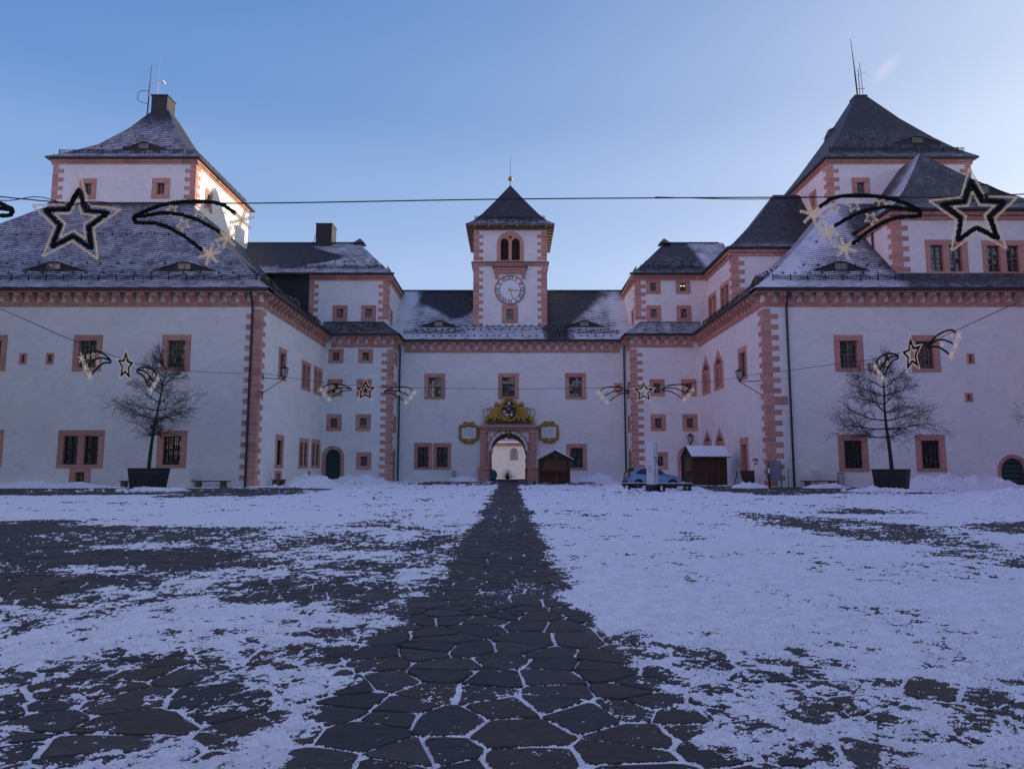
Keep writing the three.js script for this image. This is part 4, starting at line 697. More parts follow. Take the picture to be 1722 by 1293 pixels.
{ // irregular flagstones
  const pav = thing('pavement', 'irregular dark flagstone paving of the courtyard', 'paving'); pav.userData.kind = 'structure';
  const bed = obj('joint_bed', bx(-60, 60, -.058, -.03, -75.3, -1), std(.05, .045, .042, 1), pav);
  const SPN = .36, SPF = .72, seeds = new Map(); let SP = SPN, off = 0; const seed = (i, j) => { const k = off + i * 4096 + j; let s = seeds.get(k); if (!s) { s = [(i + .5 + (hash(i, j, 71) - .5) * .95) * SP * 1.18, (j + .5 + (hash(i, j, 72) - .5) * .95) * SP * .8]; seeds.set(k, s); } return s; };
  const gone = (i, j) => hash(i, j, 79) < .2, cells = [];
  for (const [sp, d0, d1] of [[SPN, 2.4, 24], [SPF, 24, 74.2]]) { SP = sp; off += 1e8;
  for (let j = Math.floor(d0 / (SP * .8)); j < d1 / (SP * .8); j++) {
    const D = j * SP * .8, X = D > 54 ? 18.8 : .84 * D + 2; for (let i = Math.floor(-X / (SP * 1.18)); i <= X / (SP * 1.18); i++) {
      if (gone(i, j)) continue; const s = seed(i, j), B = SP * 2.6; let P = [[s[0] - B, s[1] - B], [s[0] + B, s[1] - B], [s[0] + B, s[1] + B], [s[0] - B, s[1] + B]];
      for (let di = -3; di <= 3; di++) for (let dj = -3; dj <= 3; dj++) if ((di || dj) && !gone(i + di, j + dj)) {
        const q = seed(i + di, j + dj), nx = q[0] - s[0], ny = q[1] - s[1], L = Math.hypot(nx, ny), gap = .005 + .013 * hash(i + i + di, j + j + dj, 73), off2 = L / 2 - gap, ux = nx / L, uy = ny / L, O = [];
        for (let k = 0; k < P.length; k++) { const a = P[k], b = P[(k + 1) % P.length], da = (a[0] - s[0]) * ux + (a[1] - s[1]) * uy - off2, db = (b[0] - s[0]) * ux + (b[1] - s[1]) * uy - off2; if (da <= 0) O.push(a); if (da * db < 0) { const t = da / (da - db); O.push([a[0] + (b[0] - a[0]) * t, a[1] + (b[1] - a[1]) * t]); } }
        P = O; if (P.length < 3) break;
      }
      if (P.length < 3) continue; let A = 0; for (let k = 0; k < P.length; k++) { const a = P[k], b = P[(k + 1) % P.length]; A += a[0] * b[1] - a[1] * b[0]; } if (Math.abs(A) < .015) continue;
      if ((d0 < 5) !== (s[1] < 24)) continue; cells.push({ P, s, i, j });
    }
  } }
  const tones = [[.068, .061, .063], [.05, .047, .05], [.085, .074, .071], [.076, .059, .051], [.058, .058, .062]].map(c => std(...c, .8, { map: stoneMap, bumpMap: stoneMap, bumpScale: .006 }));
  const stone = ({ P, s, i, j }, fine) => {
    const C = []; // cut corners and roughen the edges
    for (let k = 0; k < P.length; k++) { const a = P[k], b = P[(k + 1) % P.length], L = Math.hypot(b[0] - a[0], b[1] - a[1]); if (L < .03) { C.push(a); continue; } for (const t of fine ? [.1, .5, .9] : [.12, .88]) { const n = fine ? (hash(i * 31 + k, j * 17 + Math.round(t * 10), 74) - .5) * .02 : 0; C.push([mix(a[0], b[0], t) + n, mix(a[1], b[1], t) + n]); } }
    const y0 = .001 + .005 * hash(i, j, 75), tx = (hash(i, j, 76) - .5) * .012, ty = (hash(i, j, 77) - .5) * .012, pos = [], uv = [], n = C.length;
    const T = k => { const c = C[k % n], x = mix(c[0], s[0], .035), d = mix(c[1], s[1], .035); return [x, y0 + (x - s[0]) * tx + (d - s[1]) * ty, -d]; }, B = k => { const c = C[k % n]; return [c[0], -.034, -c[1]]; }, M2 = k => { const c = C[k % n]; return [c[0], y0 - .009, -c[1]]; };
    const tri = (...v) => { for (const p of v) { pos.push(...p); uv.push(p[0] + i * .37, p[2] + j * .21); } }, c0 = [s[0], y0, -s[1]];
    for (let k = 0; k < n; k++) { tri(c0, T(k), T(k + 1)); tri(T(k), M2(k), M2(k + 1)); tri(T(k), M2(k + 1), T(k + 1)); if (fine) { tri(M2(k), B(k), B(k + 1)); tri(M2(k), B(k + 1), M2(k + 1)); } }
    const g = new THREE.BufferGeometry(); g.setAttribute('position', new THREE.Float32BufferAttribute(pos, 3)); g.setAttribute('uv', new THREE.Float32BufferAttribute(uv, 2)); g.computeVertexNormals(); return g;
  };
  const vis = cells.filter(c => c.s[1] > 3.4 && Math.abs(c.s[0]) < .76 * c.s[1] && snowMask(c.s[0], c.s[1]) < .95).sort((a, b) => a.s[1] - b.s[1]).slice(0, 300), set = new Set(vis);
  for (const c of vis) obj('flagstone', stone(c, true), tones[Math.floor(hash(c.i, c.j, 78) * 5)], pav);
  const rest = tones.map(() => []); for (const c of cells) if (!set.has(c)) rest[Math.floor(hash(c.i, c.j, 78) * 5)].push(stone(c, false));
  rest.forEach((l, k) => { const m = obj('more_flagstones', l, tones[k], pav); m.userData.kind = 'stuff'; });
}
{ // thin trodden snow, lying over the stones where it is deep enough and filling their joints elsewhere
  const NR = 520, NC = 1040, a = 1 / 2.9, b = 1 / 75.2, pos = new Float32Array(NR * NC * 3), uv = new Float32Array(NR * NC * 2), idx = [];
  for (let r = 0; r < NR; r++) {
    const D = 1 / mix(a, b, r / (NR - 1)), HX = .86 * D + 1.6;
    for (let c = 0; c < NC; c++) {
      const x = (c / (NC - 1) * 2 - 1) * HX, k = r * NC + c;
      const n1 = fbm(x * .8 + 7, D * .8, 4, 51) - .5, n2 = fbm(x * 5.6, D * 5.6, 3, 52) - .5, n3 = hash(r, c, 53) - .5, n4 = vnoise(x * 26, D * 26, 54) - .5;
      const s = snowMask(x, D) - .5 + 1.15 * n1 + 1.05 * n2 + .42 * n3 + .5 * n4;
      const d = Math.max(-.03, Math.min(.012 + .02 * (fbm(x * 2.2, D * 2.2, 3, 56)) + .008 * n3 * Math.min(1, 9 / D), s * .032));
      const fill = -.0095 + .06 * n1 + .024 * n2 + .016 * n3 + .014 * n4 - .025 * Math.max(ell(x, D, -8.6, 11.3, 6, 4.8), ell(x, D, -13.5, 15.5, 7, 4));
      const y = Math.max(d, Math.min(-.0012 + .0085 * n3 * Math.min(1, 12 / D) + .006 * n4, fill));
      pos[3 * k] = x; pos[3 * k + 1] = y; pos[3 * k + 2] = -D; uv[2 * k] = x; uv[2 * k + 1] = D;
      if (r && c) { const p = k - NC - 1, q = k - NC, e = k - 1; idx.push(p, q, k, p, k, e); }
    }
  }
  const g = new THREE.BufferGeometry(); g.setAttribute('position', new THREE.BufferAttribute(pos, 3)); g.setAttribute('uv', new THREE.BufferAttribute(uv, 2)); g.setIndex(idx); g.computeVertexNormals();
  tag(obj('snow_cover', g, M.snow), 'thin patchy trodden snow covering the courtyard paving', 'snow', null, 'stuff');
}
// shovelled heaps
function pile(x, D, rx, rD, h, label, seed) {
  const NA = 72, NR = 22, pos = [], uv = [], idx = [];
  for (let r = 0; r <= NR; r++) for (let a = 0; a < NA; a++) {
    const t = r / NR, an = a / NA * 2 * PI, e = 1 + .5 * (fbm(Math.cos(an) * 2 + seed, Math.sin(an) * 2, 3, seed) - .5), px = Math.cos(an) * t * rx * e, pz = Math.sin(an) * t * rD * e;
    const l = fbm(px * 1.6 + seed * 3, pz * 1.6, 4, seed) * .9 + .35 * Math.pow(fbm(px * 4.5, pz * 4.5, 3, seed + 2), 1) + .18 * vnoise(px * 11, pz * 11, seed);
    pos.push(x + px, -.05 + h * Math.pow(Math.max(0, 1 - t * t), .8) * l * 1.25, -(D + pz)); uv.push(px, pz);
    if (r && true) { const k = r * NA + a, n = r * NA + (a + 1) % NA; idx.push(k, k - NA, n - NA, k, n - NA, n); }
  }
  const g = new THREE.BufferGeometry(); g.setAttribute('position', new THREE.Float32BufferAttribute(pos, 3)); g.setAttribute('uv', new THREE.Float32BufferAttribute(uv, 2)); g.setIndex(idx); g.computeVertexNormals();
  tag(obj('snow_pile', g, M.snow), label, 'snow pile', 'shovelled snow heaps');
}
pile(-34, 51.2, 6.5, 1.1, .5, 'long low snow heap along the wall at the left edge, by the cellar window', 1);
pile(-22.5, 45.2, 2.2, .7, .3, 'snow heap at the foot of the left tree planter', 2);
pile(-16.9, 60.5, 2.0, 5.0, .8, 'large lumpy snow heap along the left side wall before the green door', 3);
pile(-14.6, 68, 3.0, 2.2, .7, 'snow heap below the left link house window', 4);
pile(-5.1, 73.2, 1.6, 1.0, .62, 'small snow heap left of the portal pedestal', 5);
pile(8.6, 72.6, 2.4, 1.2, .72, 'low snow heap against the wall right of the front-facing hut', 6);
pile(17.0, 51.2, 1.5, .8, .42, 'snow heap beside the folding sign and side door', 7);
pile(22.3, 50.8, 1.8, .7, .4, 'snow heap in front of the bench on the right', 8);
pile(22.6, 43.6, 2.4, .8, .34, 'snow heap at the foot of the right tree planter', 9);
pile(31.2, 50.6, 5.2, 1.5, .95, 'broad lumpy snow heap along the right wall toward the arched door', 10);
pile(22.4, 30.2, 4.6, 1.3, .62, 'nearest broken snow heap at the right edge of the picture', 11);
pile(6.6, 44.2, 1.0, .7, .3, 'small snow heap at the left end of the low benches', 12);
pile(11.3, 45.4, 1.1, .6, .32, 'small snow heap at the right end of the low benches', 13);
{ // broken lumps of snow, each a small faceted block
  const L = [], g0 = new THREE.IcosahedronGeometry(1, 1);
  const put = (x, D, r) => { const g = g0.clone(), p = g.attributes.position; for (let i = 0; i < p.count; i++) { const q = 1 + .7 * (vnoise(p.getX(i) * 1.7 + x * 9, p.getY(i) * 1.7 + p.getZ(i) + D, 91) - .5); p.setXYZ(i, p.getX(i) * q * r, p.getY(i) * q * r * .7, p.getZ(i) * q * r); } g.computeVertexNormals(); g.translate(x, r * .25, -D); L.push(g); };
  for (let k = 0; k < 170; k++) { const [cx, cD, rx, rD] = [[-35, 47, 8, 4], [21.4, 29, 5.5, 2], [31, 48.6, 6, 2], [-16, 58, 2, 6], [-24, 44.5, 3, 1.2], [22.3, 42, 3, 1.2], [22, 33, 5, 3]][k % 7]; put(cx + (rnd() - .5) * 2 * rx, cD + (rnd() - .5) * 2 * rD, .05 + .16 * rnd() * rnd()); }
  tag(obj('snow_lumps', L, M.snow), 'loose lumps of snow scattered round the shovelled heaps', 'snow', null, 'stuff');
}

// ---------------------------------------------------------------- trees in planters
function limeTree(x, D, H, seed, label, lean = 0, spread = 1) {
  const R = mulberry(seed), t = thing('potted_tree', label, 'tree', 'bare trees in planters'); t.position.set(x, 0, -D);
  const tr = [], br = [], v = (a, b, c) => new THREE.Vector3(a, b, c);
  const seg = (L, A, B, r0, r1, n) => L.push(bar(A.toArray(), B.toArray(), r0, n, r1));
  function limb(p, dir, len, r, lv) {
    const n = lv === 0 ? 7 : lv === 1 ? 6 : 4; let q = p.clone(), d = dir.clone();
    for (let k = 0; k < n; k++) {
      d.add(v((R() - .5) * .34, (R() - .42) * .22 + (lv > 1 ? -.05 : .03), (R() - .5) * .34)).normalize();
      const e = q.clone().addScaledVector(d, len / n), ra = Math.max(.0065, r * (1 - k / n * .8)), rb = Math.max(.0065, r * (1 - (k + 1) / n * .8)); seg(br, q, e, ra, rb, lv < 1 ? 6 : lv < 2 ? 4 : 3); q = e;
      if (lv < 3 && k >= (lv ? 0 : 1)) { const m = lv === 0 ? 2 : lv === 1 ? 1 + (R() < .3) : (R() < .35 ? 1 : 0); for (let z = 0; z < m; z++) { const s = d.clone().applyAxisAngle(v(R() - .5, R() - .5, R() - .5).normalize(), .5 + R() * .65); limb(q, s.add(v(0, lv === 0 ? .05 : -.06, 0)).normalize(), len * (lv === 0 ? .36 + R() * .25 : .4 + R() * .3), Math.max(.009, rb * .64), lv + 1); } }
    }
  }
  let q = v(0, 1.25, 0), d = v(lean, 1, 0).normalize(); const n = 12, top = H - 1.25;
  for (let k = 0; k < n; k++) {
    const e = q.clone().addScaledVector(d, top * .86 / n); const r0 = .135 * (1 - k / n * .8), r1 = .135 * (1 - (k + 1) / n * .8); seg(tr, q, e, r0, r1, 8); q = e; d.add(v((R() - .5) * .08, 0, (R() - .5) * .08)).normalize();
    if (k >= 3) { const m = k > 10 ? 3 : 2, h = k / n; for (let z = 0; z < m; z++) { const a = (k * 2.4 + z * PI + R() * .9), up = mix(.02, 1.0, h * h), L = spread * mix(2.75, 1.15, Math.max(0, (h - .3) / .7)) * (.8 + .35 * R()); limb(q, v(Math.cos(a), up - .1, Math.sin(a)).normalize(), L, mix(.062, .032, h), 0); } }
  }
  obj('trunk', tr, std(.035, .03, .028, .95), t); obj('crown', br, std(.03, .025, .024, .95), t);
  return t;
}
function planter(x, D, W, H, ry, label) {
  const t = thing('tree_planter', label, 'planter', 'dark square tree planters'); t.position.set(x, 0, -D); t.rotation.y = ry;
  const w0 = W * .42, w1 = W * .5, mat = [wood(.05, .055, .068), wood(.044, .05, .06), wood(.056, .06, .072)], n = 6;
  for (let s = 0; s < 4; s++) for (let k = 0; k < n; k++) {
    const y0 = H * k / n + .002, y1 = H * (k + 1) / n - .002, a = mix(w0, w1, k / n), b = mix(w0, w1, (k + 1) / n), pos = [-a, y0, a, a, y0, a, b, y1, b, -b, y1, b, -a, y0, a - .06, a, y0, a - .06, b, y1, b - .06, -b, y1, b - .06];
    const g = new THREE.BufferGeometry(); g.setAttribute('position', new THREE.Float32BufferAttribute(pos, 3)); g.setIndex([0, 1, 2, 0, 2, 3, 3, 2, 6, 3, 6, 7, 1, 0, 4, 1, 4, 5]); const f = g.toNonIndexed(); f.computeVertexNormals(); metreUV(f); f.rotateY(s * PI / 2); obj('board', f, mat[Math.floor(rnd() * 3)], t);
  }
  obj('soil', bx(-w1 * .9, w1 * .9, H - .3, H - .1, -w1 * .9, w1 * .9), M.snow, t);
}
planter(-24.1, 47.4, 2.1, 1.42, .72, 'dark square planter below the left tree'); planter(24.2, 45.6, 2.0, 1.36, -.62, 'dark square planter below the right tree');
limeTree(-24.1, 47.4, 9.3, 3, 'bare linden tree in planter before the left house', .02, .9); limeTree(24.25, 45.6, 8.7, 14, 'bare linden tree in planter before the right house', -.045, .8);
planter(35.4, 44, 2.0, 1.36, .5, 'dark square planter just beyond the right picture edge'); limeTree(35.4, 44, 8.6, 29, 'bare linden tree cut off by the right picture edge', 0, .85);

// ---------------------------------------------------------------- garlands
M.fir = std(.008, .014, .009, 1); M.led = std(.9, .76, .56, .5, { emissive: new THREE.Color(1, .76, .48), emissiveIntensity: .1 });
const starPts = (R, r, n = 5) => Array.from({ length: 2 * n }, (_, k) => { const a = PI / 2 + k * PI / n, q = k % 2 ? r : R; return [Math.cos(a) * q, Math.sin(a) * q, 0]; });
function fuzz(pts, r, n, closed) { // needle garland: a tube with a ragged skin
  const g = new THREE.TubeGeometry(new THREE.CatmullRomCurve3(pts.map(p => new THREE.Vector3(...p)), closed, 'catmullrom', .02), n, r, 9, closed), p = g.attributes.position, nn = g.attributes.normal;
  for (let i = 0; i < p.count; i++) { const q = (hash(i % (p.count - 9), 5, 81) - .35) * r * .75; p.setXYZ(i, p.getX(i) + nn.getX(i) * q, p.getY(i) + nn.getY(i) * q, p.getZ(i) + nn.getZ(i) * q); } g.computeVertexNormals(); return g;
}
const dense = (P, k, closed) => { const o = [], n = P.length; for (let i = 0; i < (closed ? n : n - 1); i++) for (let q = 0; q < k; q++) { const a = P[i], b = P[(i + 1) % n]; o.push([0, 1, 2].map(j => mix(a[j], b[j], q / k))); } if (!closed) o.push(P[n - 1]); return o; };
function beads(P, closed, step = .026, r = .0145) { const L = []; const n = P.length; for (let i = 0; i < (closed ? n : n - 1); i++) { const a = P[i], b = P[(i + 1) % n], len = Math.hypot(b[0] - a[0], b[1] - a[1]), m = Math.max(1, Math.round(len / step)); for (let k = 0; k < m; k++) L.push(new THREE.OctahedronGeometry(r * (1 + .5 * hash(i, k, 82)), 0).translate(mix(a[0], b[0], k / m) + (k % 2 ? 1 : -1) * .016 * (b[1] - a[1]) / len, mix(a[1], b[1], k / m) - (k % 2 ? 1 : -1) * .016 * (b[0] - a[0]) / len, .008)); L.push(bar(a, b, .008, 4)); } return L; }
const dgeo = (() => {
  const starLED = merge([...beads(starPts(.97, .43), true), ...beads(starPts(.46, .2), true)]), starFir = fuzz(dense(starPts(.70, .315), 4, true), .04, 240, true);
  const arcs = [[[0, 0, 0], [.45, .2, 0], [1.1, .3, 0], [1.75, .25, 0], [2.08, .04, 0]], [[.02, -.03, 0], [.65, .05, 0], [1.2, -.06, 0], [1.78, -.36, 0]], [[0, -.15, 0], [.5, -.19, 0], [.95, -.4, 0], [1.42, -.74, 0]]];
  const cometFir = merge([...arcs.map(a => fuzz(new THREE.CatmullRomCurve3(a.map(p => new THREE.Vector3(...p))).getPoints(16).map(p => p.toArray()), .034, 110, false)), fuzz([[0, .03, 0], [-.035, -.07, 0], [0, -.17, 0]], .036, 20, false)]);
  const L = []; const flake = (x, y, r) => { for (let k = 0; k < 3; k++) { const a = k * PI / 3 + .25; for (const s of [-1, 1]) for (const o of [-.017, .017]) L.push(...beads([[x + Math.sin(a) * -o, y + Math.cos(a) * o, 0], [x + s * Math.cos(a) * r - Math.sin(a) * o, y + s * Math.sin(a) * r + Math.cos(a) * o, 0]], false, .035, .0115)); } };
  flake(2.22, -.1, .27); flake(1.92, -.48, .26); flake(1.58, -.84, .25);
  const st = (x, y, r, a) => L.push(...beads(starPts(r, r * .42).map(p => [x + p[0] * Math.cos(a) - p[1] * Math.sin(a), y + p[0] * Math.sin(a) + p[1] * Math.cos(a), 0]), true, .035, .0105));
  st(.75, .12, .13, .3); st(1.35, .1, .17, -.2); st(1.0, -.2, .15, .5); st(1.75, .02, .12, .1); L.push(...beads([[2.05, -.2, 0], [2.1, -.38, 0], [1.98, -.46, 0]], false, .03, .007), ...beads([[1.72, -.55, 0], [1.78, -.7, 0], [1.65, -.8, 0]], false, .03, .007));
  return { starLED, starFir, cometFir, cometLED: merge(L) };
})();
function decor(kind, fr, u, y, label, flip = 1, tilt = 0, sc = 1) {
  const t = thing(kind === 'star' ? 'star_garland' : 'comet_garland', label, kind === 'star' ? 'star garland' : 'comet garland', 'Christmas garlands on the wires');
  obj('fir_garland', kind === 'star' ? dgeo.starFir : dgeo.cometFir, M.fir, t); obj('light_string', kind === 'star' ? dgeo.starLED : dgeo.cometLED, M.led, t);
  place(t, fr, u, y, 0); t.rotation.set(0, fr.ry + (flip < 0 ? PI : 0), 0); t.rotateZ(tilt); t.scale.setScalar(sc); if (kind === 'star') { const b = obj('socket', [new THREE.TorusGeometry(.06, .022, 6, 14).translate(.22, .3, .03)], M.iron, t); }
}
const WF = south(14.3), WB = south(53.0 - .55), WL = east(-19.1), WR = west(19.1);
decor('star', WF, -9.11, 6.58, 'large star garland at the upper left, before the left tower', 1, -.05); decor('comet', WF, -7.85, 6.71, 'large comet garland trailing right beside the upper left star', 1, 0); decor('comet', WF, -10.47, 6.86, 'comet garland tip cut off at the left picture edge', -1);
decor('star', WF, 9.66, 6.76, 'large star garland at the upper right, before the hipped wing', 1, .04); decor('comet', WF, 8.49, 6.84, 'large comet garland trailing left beside the upper right star', -1); decor('comet', WF, 11.1, 6.95, 'comet garland just beyond the right picture edge', 1);
decor('star', WB, -10.9, 7.13, 'star garland hanging before the left link house', 1, 0, .95); decor('comet', WB, -12.0, 7.3, 'comet garland trailing left of the star at the left link house', -1); decor('comet', WB, -9.45, 7.09, 'comet garland trailing right of the star at the left link house', 1);
decor('star', WB, 9.8, 7.03, 'star garland hanging before the right link house', 1, 0, .95); decor('comet', WB, 8.65, 7.09, 'comet garland trailing left of the star at the right link house', -1); decor('comet', WB, 11.2, 7.27, 'comet garland trailing right of the star at the right link house', 1);
decor('star', WL, 34.7, 6.45, 'star garland seen edge-on beside the top of the left tree', 1, .05, .9); decor('comet', WL, 33.35, 6.55, 'comet garland across the upper window left of the left tree', -1, -.08); decor('comet', WL, 35.85, 6.42, 'comet garland in the top twigs of the left tree', 1, -.05, .95);
decor('star', WR, -33.5, 6.83, 'star garland before the upper window behind the right tree', 1, .03); decor('comet', WR, -34.75, 6.98, 'comet garland in the top twigs of the right tree', -1, -.06); decor('comet', WR, -32.1, 7.05, 'comet garland right of the star by the right tree', 1, .06);
const wire = (pts, label, r = .014) => tag(obj('hanging_wire', tube(pts, r, 120, 5), M.iron), label, 'wire', 'wires carrying the garlands');
wire([[-19.1, 8.4, -14.5], [-14, 7.5, -14.3], [-10.7, 7.11, -14.3], [-9.2, 6.98, -14.3], [-7.5, 6.98, -14.3], [-5.5, 6.97, -14.3], [0, 7.06, -14.3], [6, 7.1, -14.3], [9.6, 7.12, -14.3], [13, 7.35, -14.3], [19.1, 8.4, -14.5]], 'long dark wire across the whole upper picture');
tag(obj('hanging_wire', merge([tube([[-11.5, 7.2, -14.28], [-10.6, 7.02, -14.28], [-9.9, 7.1, -14.28], [-9.2, 6.93, -14.28], [-8.8, 7.0, -14.28], [-8.2, 6.95, -14.28]], .01, 60, 5), tube([[3, 7.11, -14.31], [5, 7.06, -14.31], [7, 7.12, -14.31], [8.7, 7.1, -14.31], [10.6, 7.0, -14.31], [11.2, 7.2, -14.31]], .009, 60, 5)]), M.iron), 'loose supply cable sagging below the long upper wire', 'wire', 'wires carrying the garlands');
wire([[-19.0, 8.5, -52.5], [-15, 7.85, -52.45], [-10.9, 7.45, -52.45], [-5, 7.3, -52.45], [0, 7.26, -52.45], [5, 7.3, -52.45], [9.8, 7.45, -52.45], [15, 7.85, -52.45], [19.0, 8.5, -52.5]], 'thin wire between the two house corners across the courtyard', .016);
wire([[-19.1, 8.45, -52.95], [-19.1, 7.5, -45], [-19.1, 6.75, -37], [-19.1, 6.85, -32], [-19.1, 7.35, -26], [-19.1, 8.4, -14.7]], 'thin wire before the left house', .016); wire([[19.1, 8.45, -52.95], [19.1, 7.65, -43], [19.1, 7.1, -36], [19.1, 7.2, -31.5], [19.1, 7.6, -27], [19.1, 8.4, -14.7]], 'thin wire before the right house', .016);

// ---------------------------------------------------------------- lanterns
function lantern(x, y, z, reach, label, group) { // reach: vector of the bracket from the lantern to the wall
  const t = thing('wall_lantern', label, 'lantern', 'wall lanterns'); t.position.set(x, y, z);
  const L = [], pt = (r, yy, k) => [Math.cos(k * PI / 3) * r, yy, Math.sin(k * PI / 3) * r];
  for (let k = 0; k < 6; k++) L.push(bar(pt(.2, 0, k), pt(.3, .62, k), .018, 4), bar(pt(.2, 0, k), pt(.2, 0, k + 1), .016, 4), bar(pt(.3, .62, k), pt(.3, .62, k + 1), .018, 4)); obj('frame', L, M.iron, t);
  obj('glass', new THREE.CylinderGeometry(.28, .19, .6, 6, 1, true).rotateY(PI / 6).translate(0, .31, 0), std(.42, .40, .38, .3, { side: THREE.DoubleSide }), t); obj('cap', [new THREE.ConeGeometry(.38, .22, 6).translate(0, .74, 0), new THREE.SphereGeometry(.05, 8, 6).translate(0, .88, 0)], M.iron, t);
  obj('foot', [new THREE.CylinderGeometry(.08, .05, .2, 8).translate(0, -.1, 0)], M.iron, t);
  if (reach) obj('bracket', [bar([0, -.18, 0], [reach[0], -.1, reach[1]], .03, 6), bar([0, -.2, 0], [reach[0], -1.25, reach[1]], .028, 6), bar([reach[0], .05, reach[1]], [reach[0], -.25, reach[1]], .04, 6), bar([reach[0], -1.1, reach[1]], [reach[0], -1.4, reach[1]], .04, 6)], M.iron, t); else obj('bracket', [tube([[0, -.15, 0], [0, -.35, -.1], [0, -.3, -.4], [0, -.1, -.45]], .03, 14, 6)], M.iron, t);
}
lantern(-17.45, 8.35, -53.9, [-1.6, 0], 'iron bracket lantern on the corner of the left house'); lantern(17.35, 8.1, -53.6, [1.75, 0], 'iron bracket lantern on the corner of the right house'); lantern(17.85, 3.95, -71.1, null, 'small iron lantern above the green door behind the hut');

// ---------------------------------------------------------------- market huts
function hut(label, x, D, ry, W, Dp, H, Hr) {
  const t = thing('market_hut', label, 'hut', 'wooden market huts'); t.position.set(x, 0, -D); t.rotation.y = ry;
  const side = (n, a, b, zz, rot, off, gable) => { const k = Math.round((b - a) / .14); for (let i = 0; i < k; i++) { const u0 = mix(a, b, i / k) + .004, u1 = mix(a, b, (i + 1) / k) - .004, hh = u => gable ? H + (Hr - H) * (1 - Math.abs(u) / (W / 2)) - .05 : H - .04; const g = extr(poly([[u0, .06], [u1, .06], [u1, hh(u1)], [u0, hh(u0)]]), .03); g.translate(0, 0, off - .015 * (i % 2) * .3); g.rotateY(rot); const m = obj('board', g, M.hut[Math.floor(rnd() * 3)], t); } };
  side('f', -W / 2, W / 2, 0, 0, Dp / 2, true); side('b', -W / 2, W / 2, 0, PI, Dp / 2, true); side('l', -Dp / 2, Dp / 2, 0, -PI / 2, W / 2); side('r', -Dp / 2, Dp / 2, 0, PI / 2, W / 2);
  // shutter, counter, corner posts
  obj('shutter', bx(-W / 2 + .32, W / 2 - .32, 1.12, H - .22, Dp / 2 + .035, Dp / 2 + .075), wood(.22, .12, .06), t); obj('counter', bx(-W / 2 + .22, W / 2 - .22, 1.0, 1.07, Dp / 2 + .03, Dp / 2 + .2), M.hut[2], t);
  for (const a of [-1, 1]) for (const b of [-1, 1]) obj('corner_post', bx(a * W / 2 - .05, a * W / 2 + .05, .0, H - .05, b * Dp / 2 - .05, b * Dp / 2 + .05), M.hut[1], t);
  const L = Math.hypot(W / 2 + .35, (Hr - H) * (W / 2 + .35) / (W / 2)), an = Math.atan2(Hr - H, W / 2);
  for (const s of [-1, 1]) { const g = bx(0, L, -.03, .03, -Dp / 2 - .3, Dp / 2 + .3); g.rotateZ(-an); if (s < 0) g.rotateY(PI); g.translate(0, Hr + .04, 0); obj('roof_panel', g, M.woodDark, t); const w = rbox(L - .04, .09, Dp + .52, .04); w.translate(L / 2, .075, 0); w.rotateZ(-an); if (s < 0) w.rotateY(PI); w.translate(0, Hr + .04, 0); obj('roof_snow', w, M.snow, t); }
}
hut('brown wooden market hut with gable front standing right of the portal', 3.95, 67.2, 0, 2.75, 2.2, 2.25, 2.95);
hut('brown wooden market hut with snowy roof, seen from its long side by the right door', 16.3, 60.2, -PI / 2 + .06, 2.3, 2.75, 2.45, 3.15);

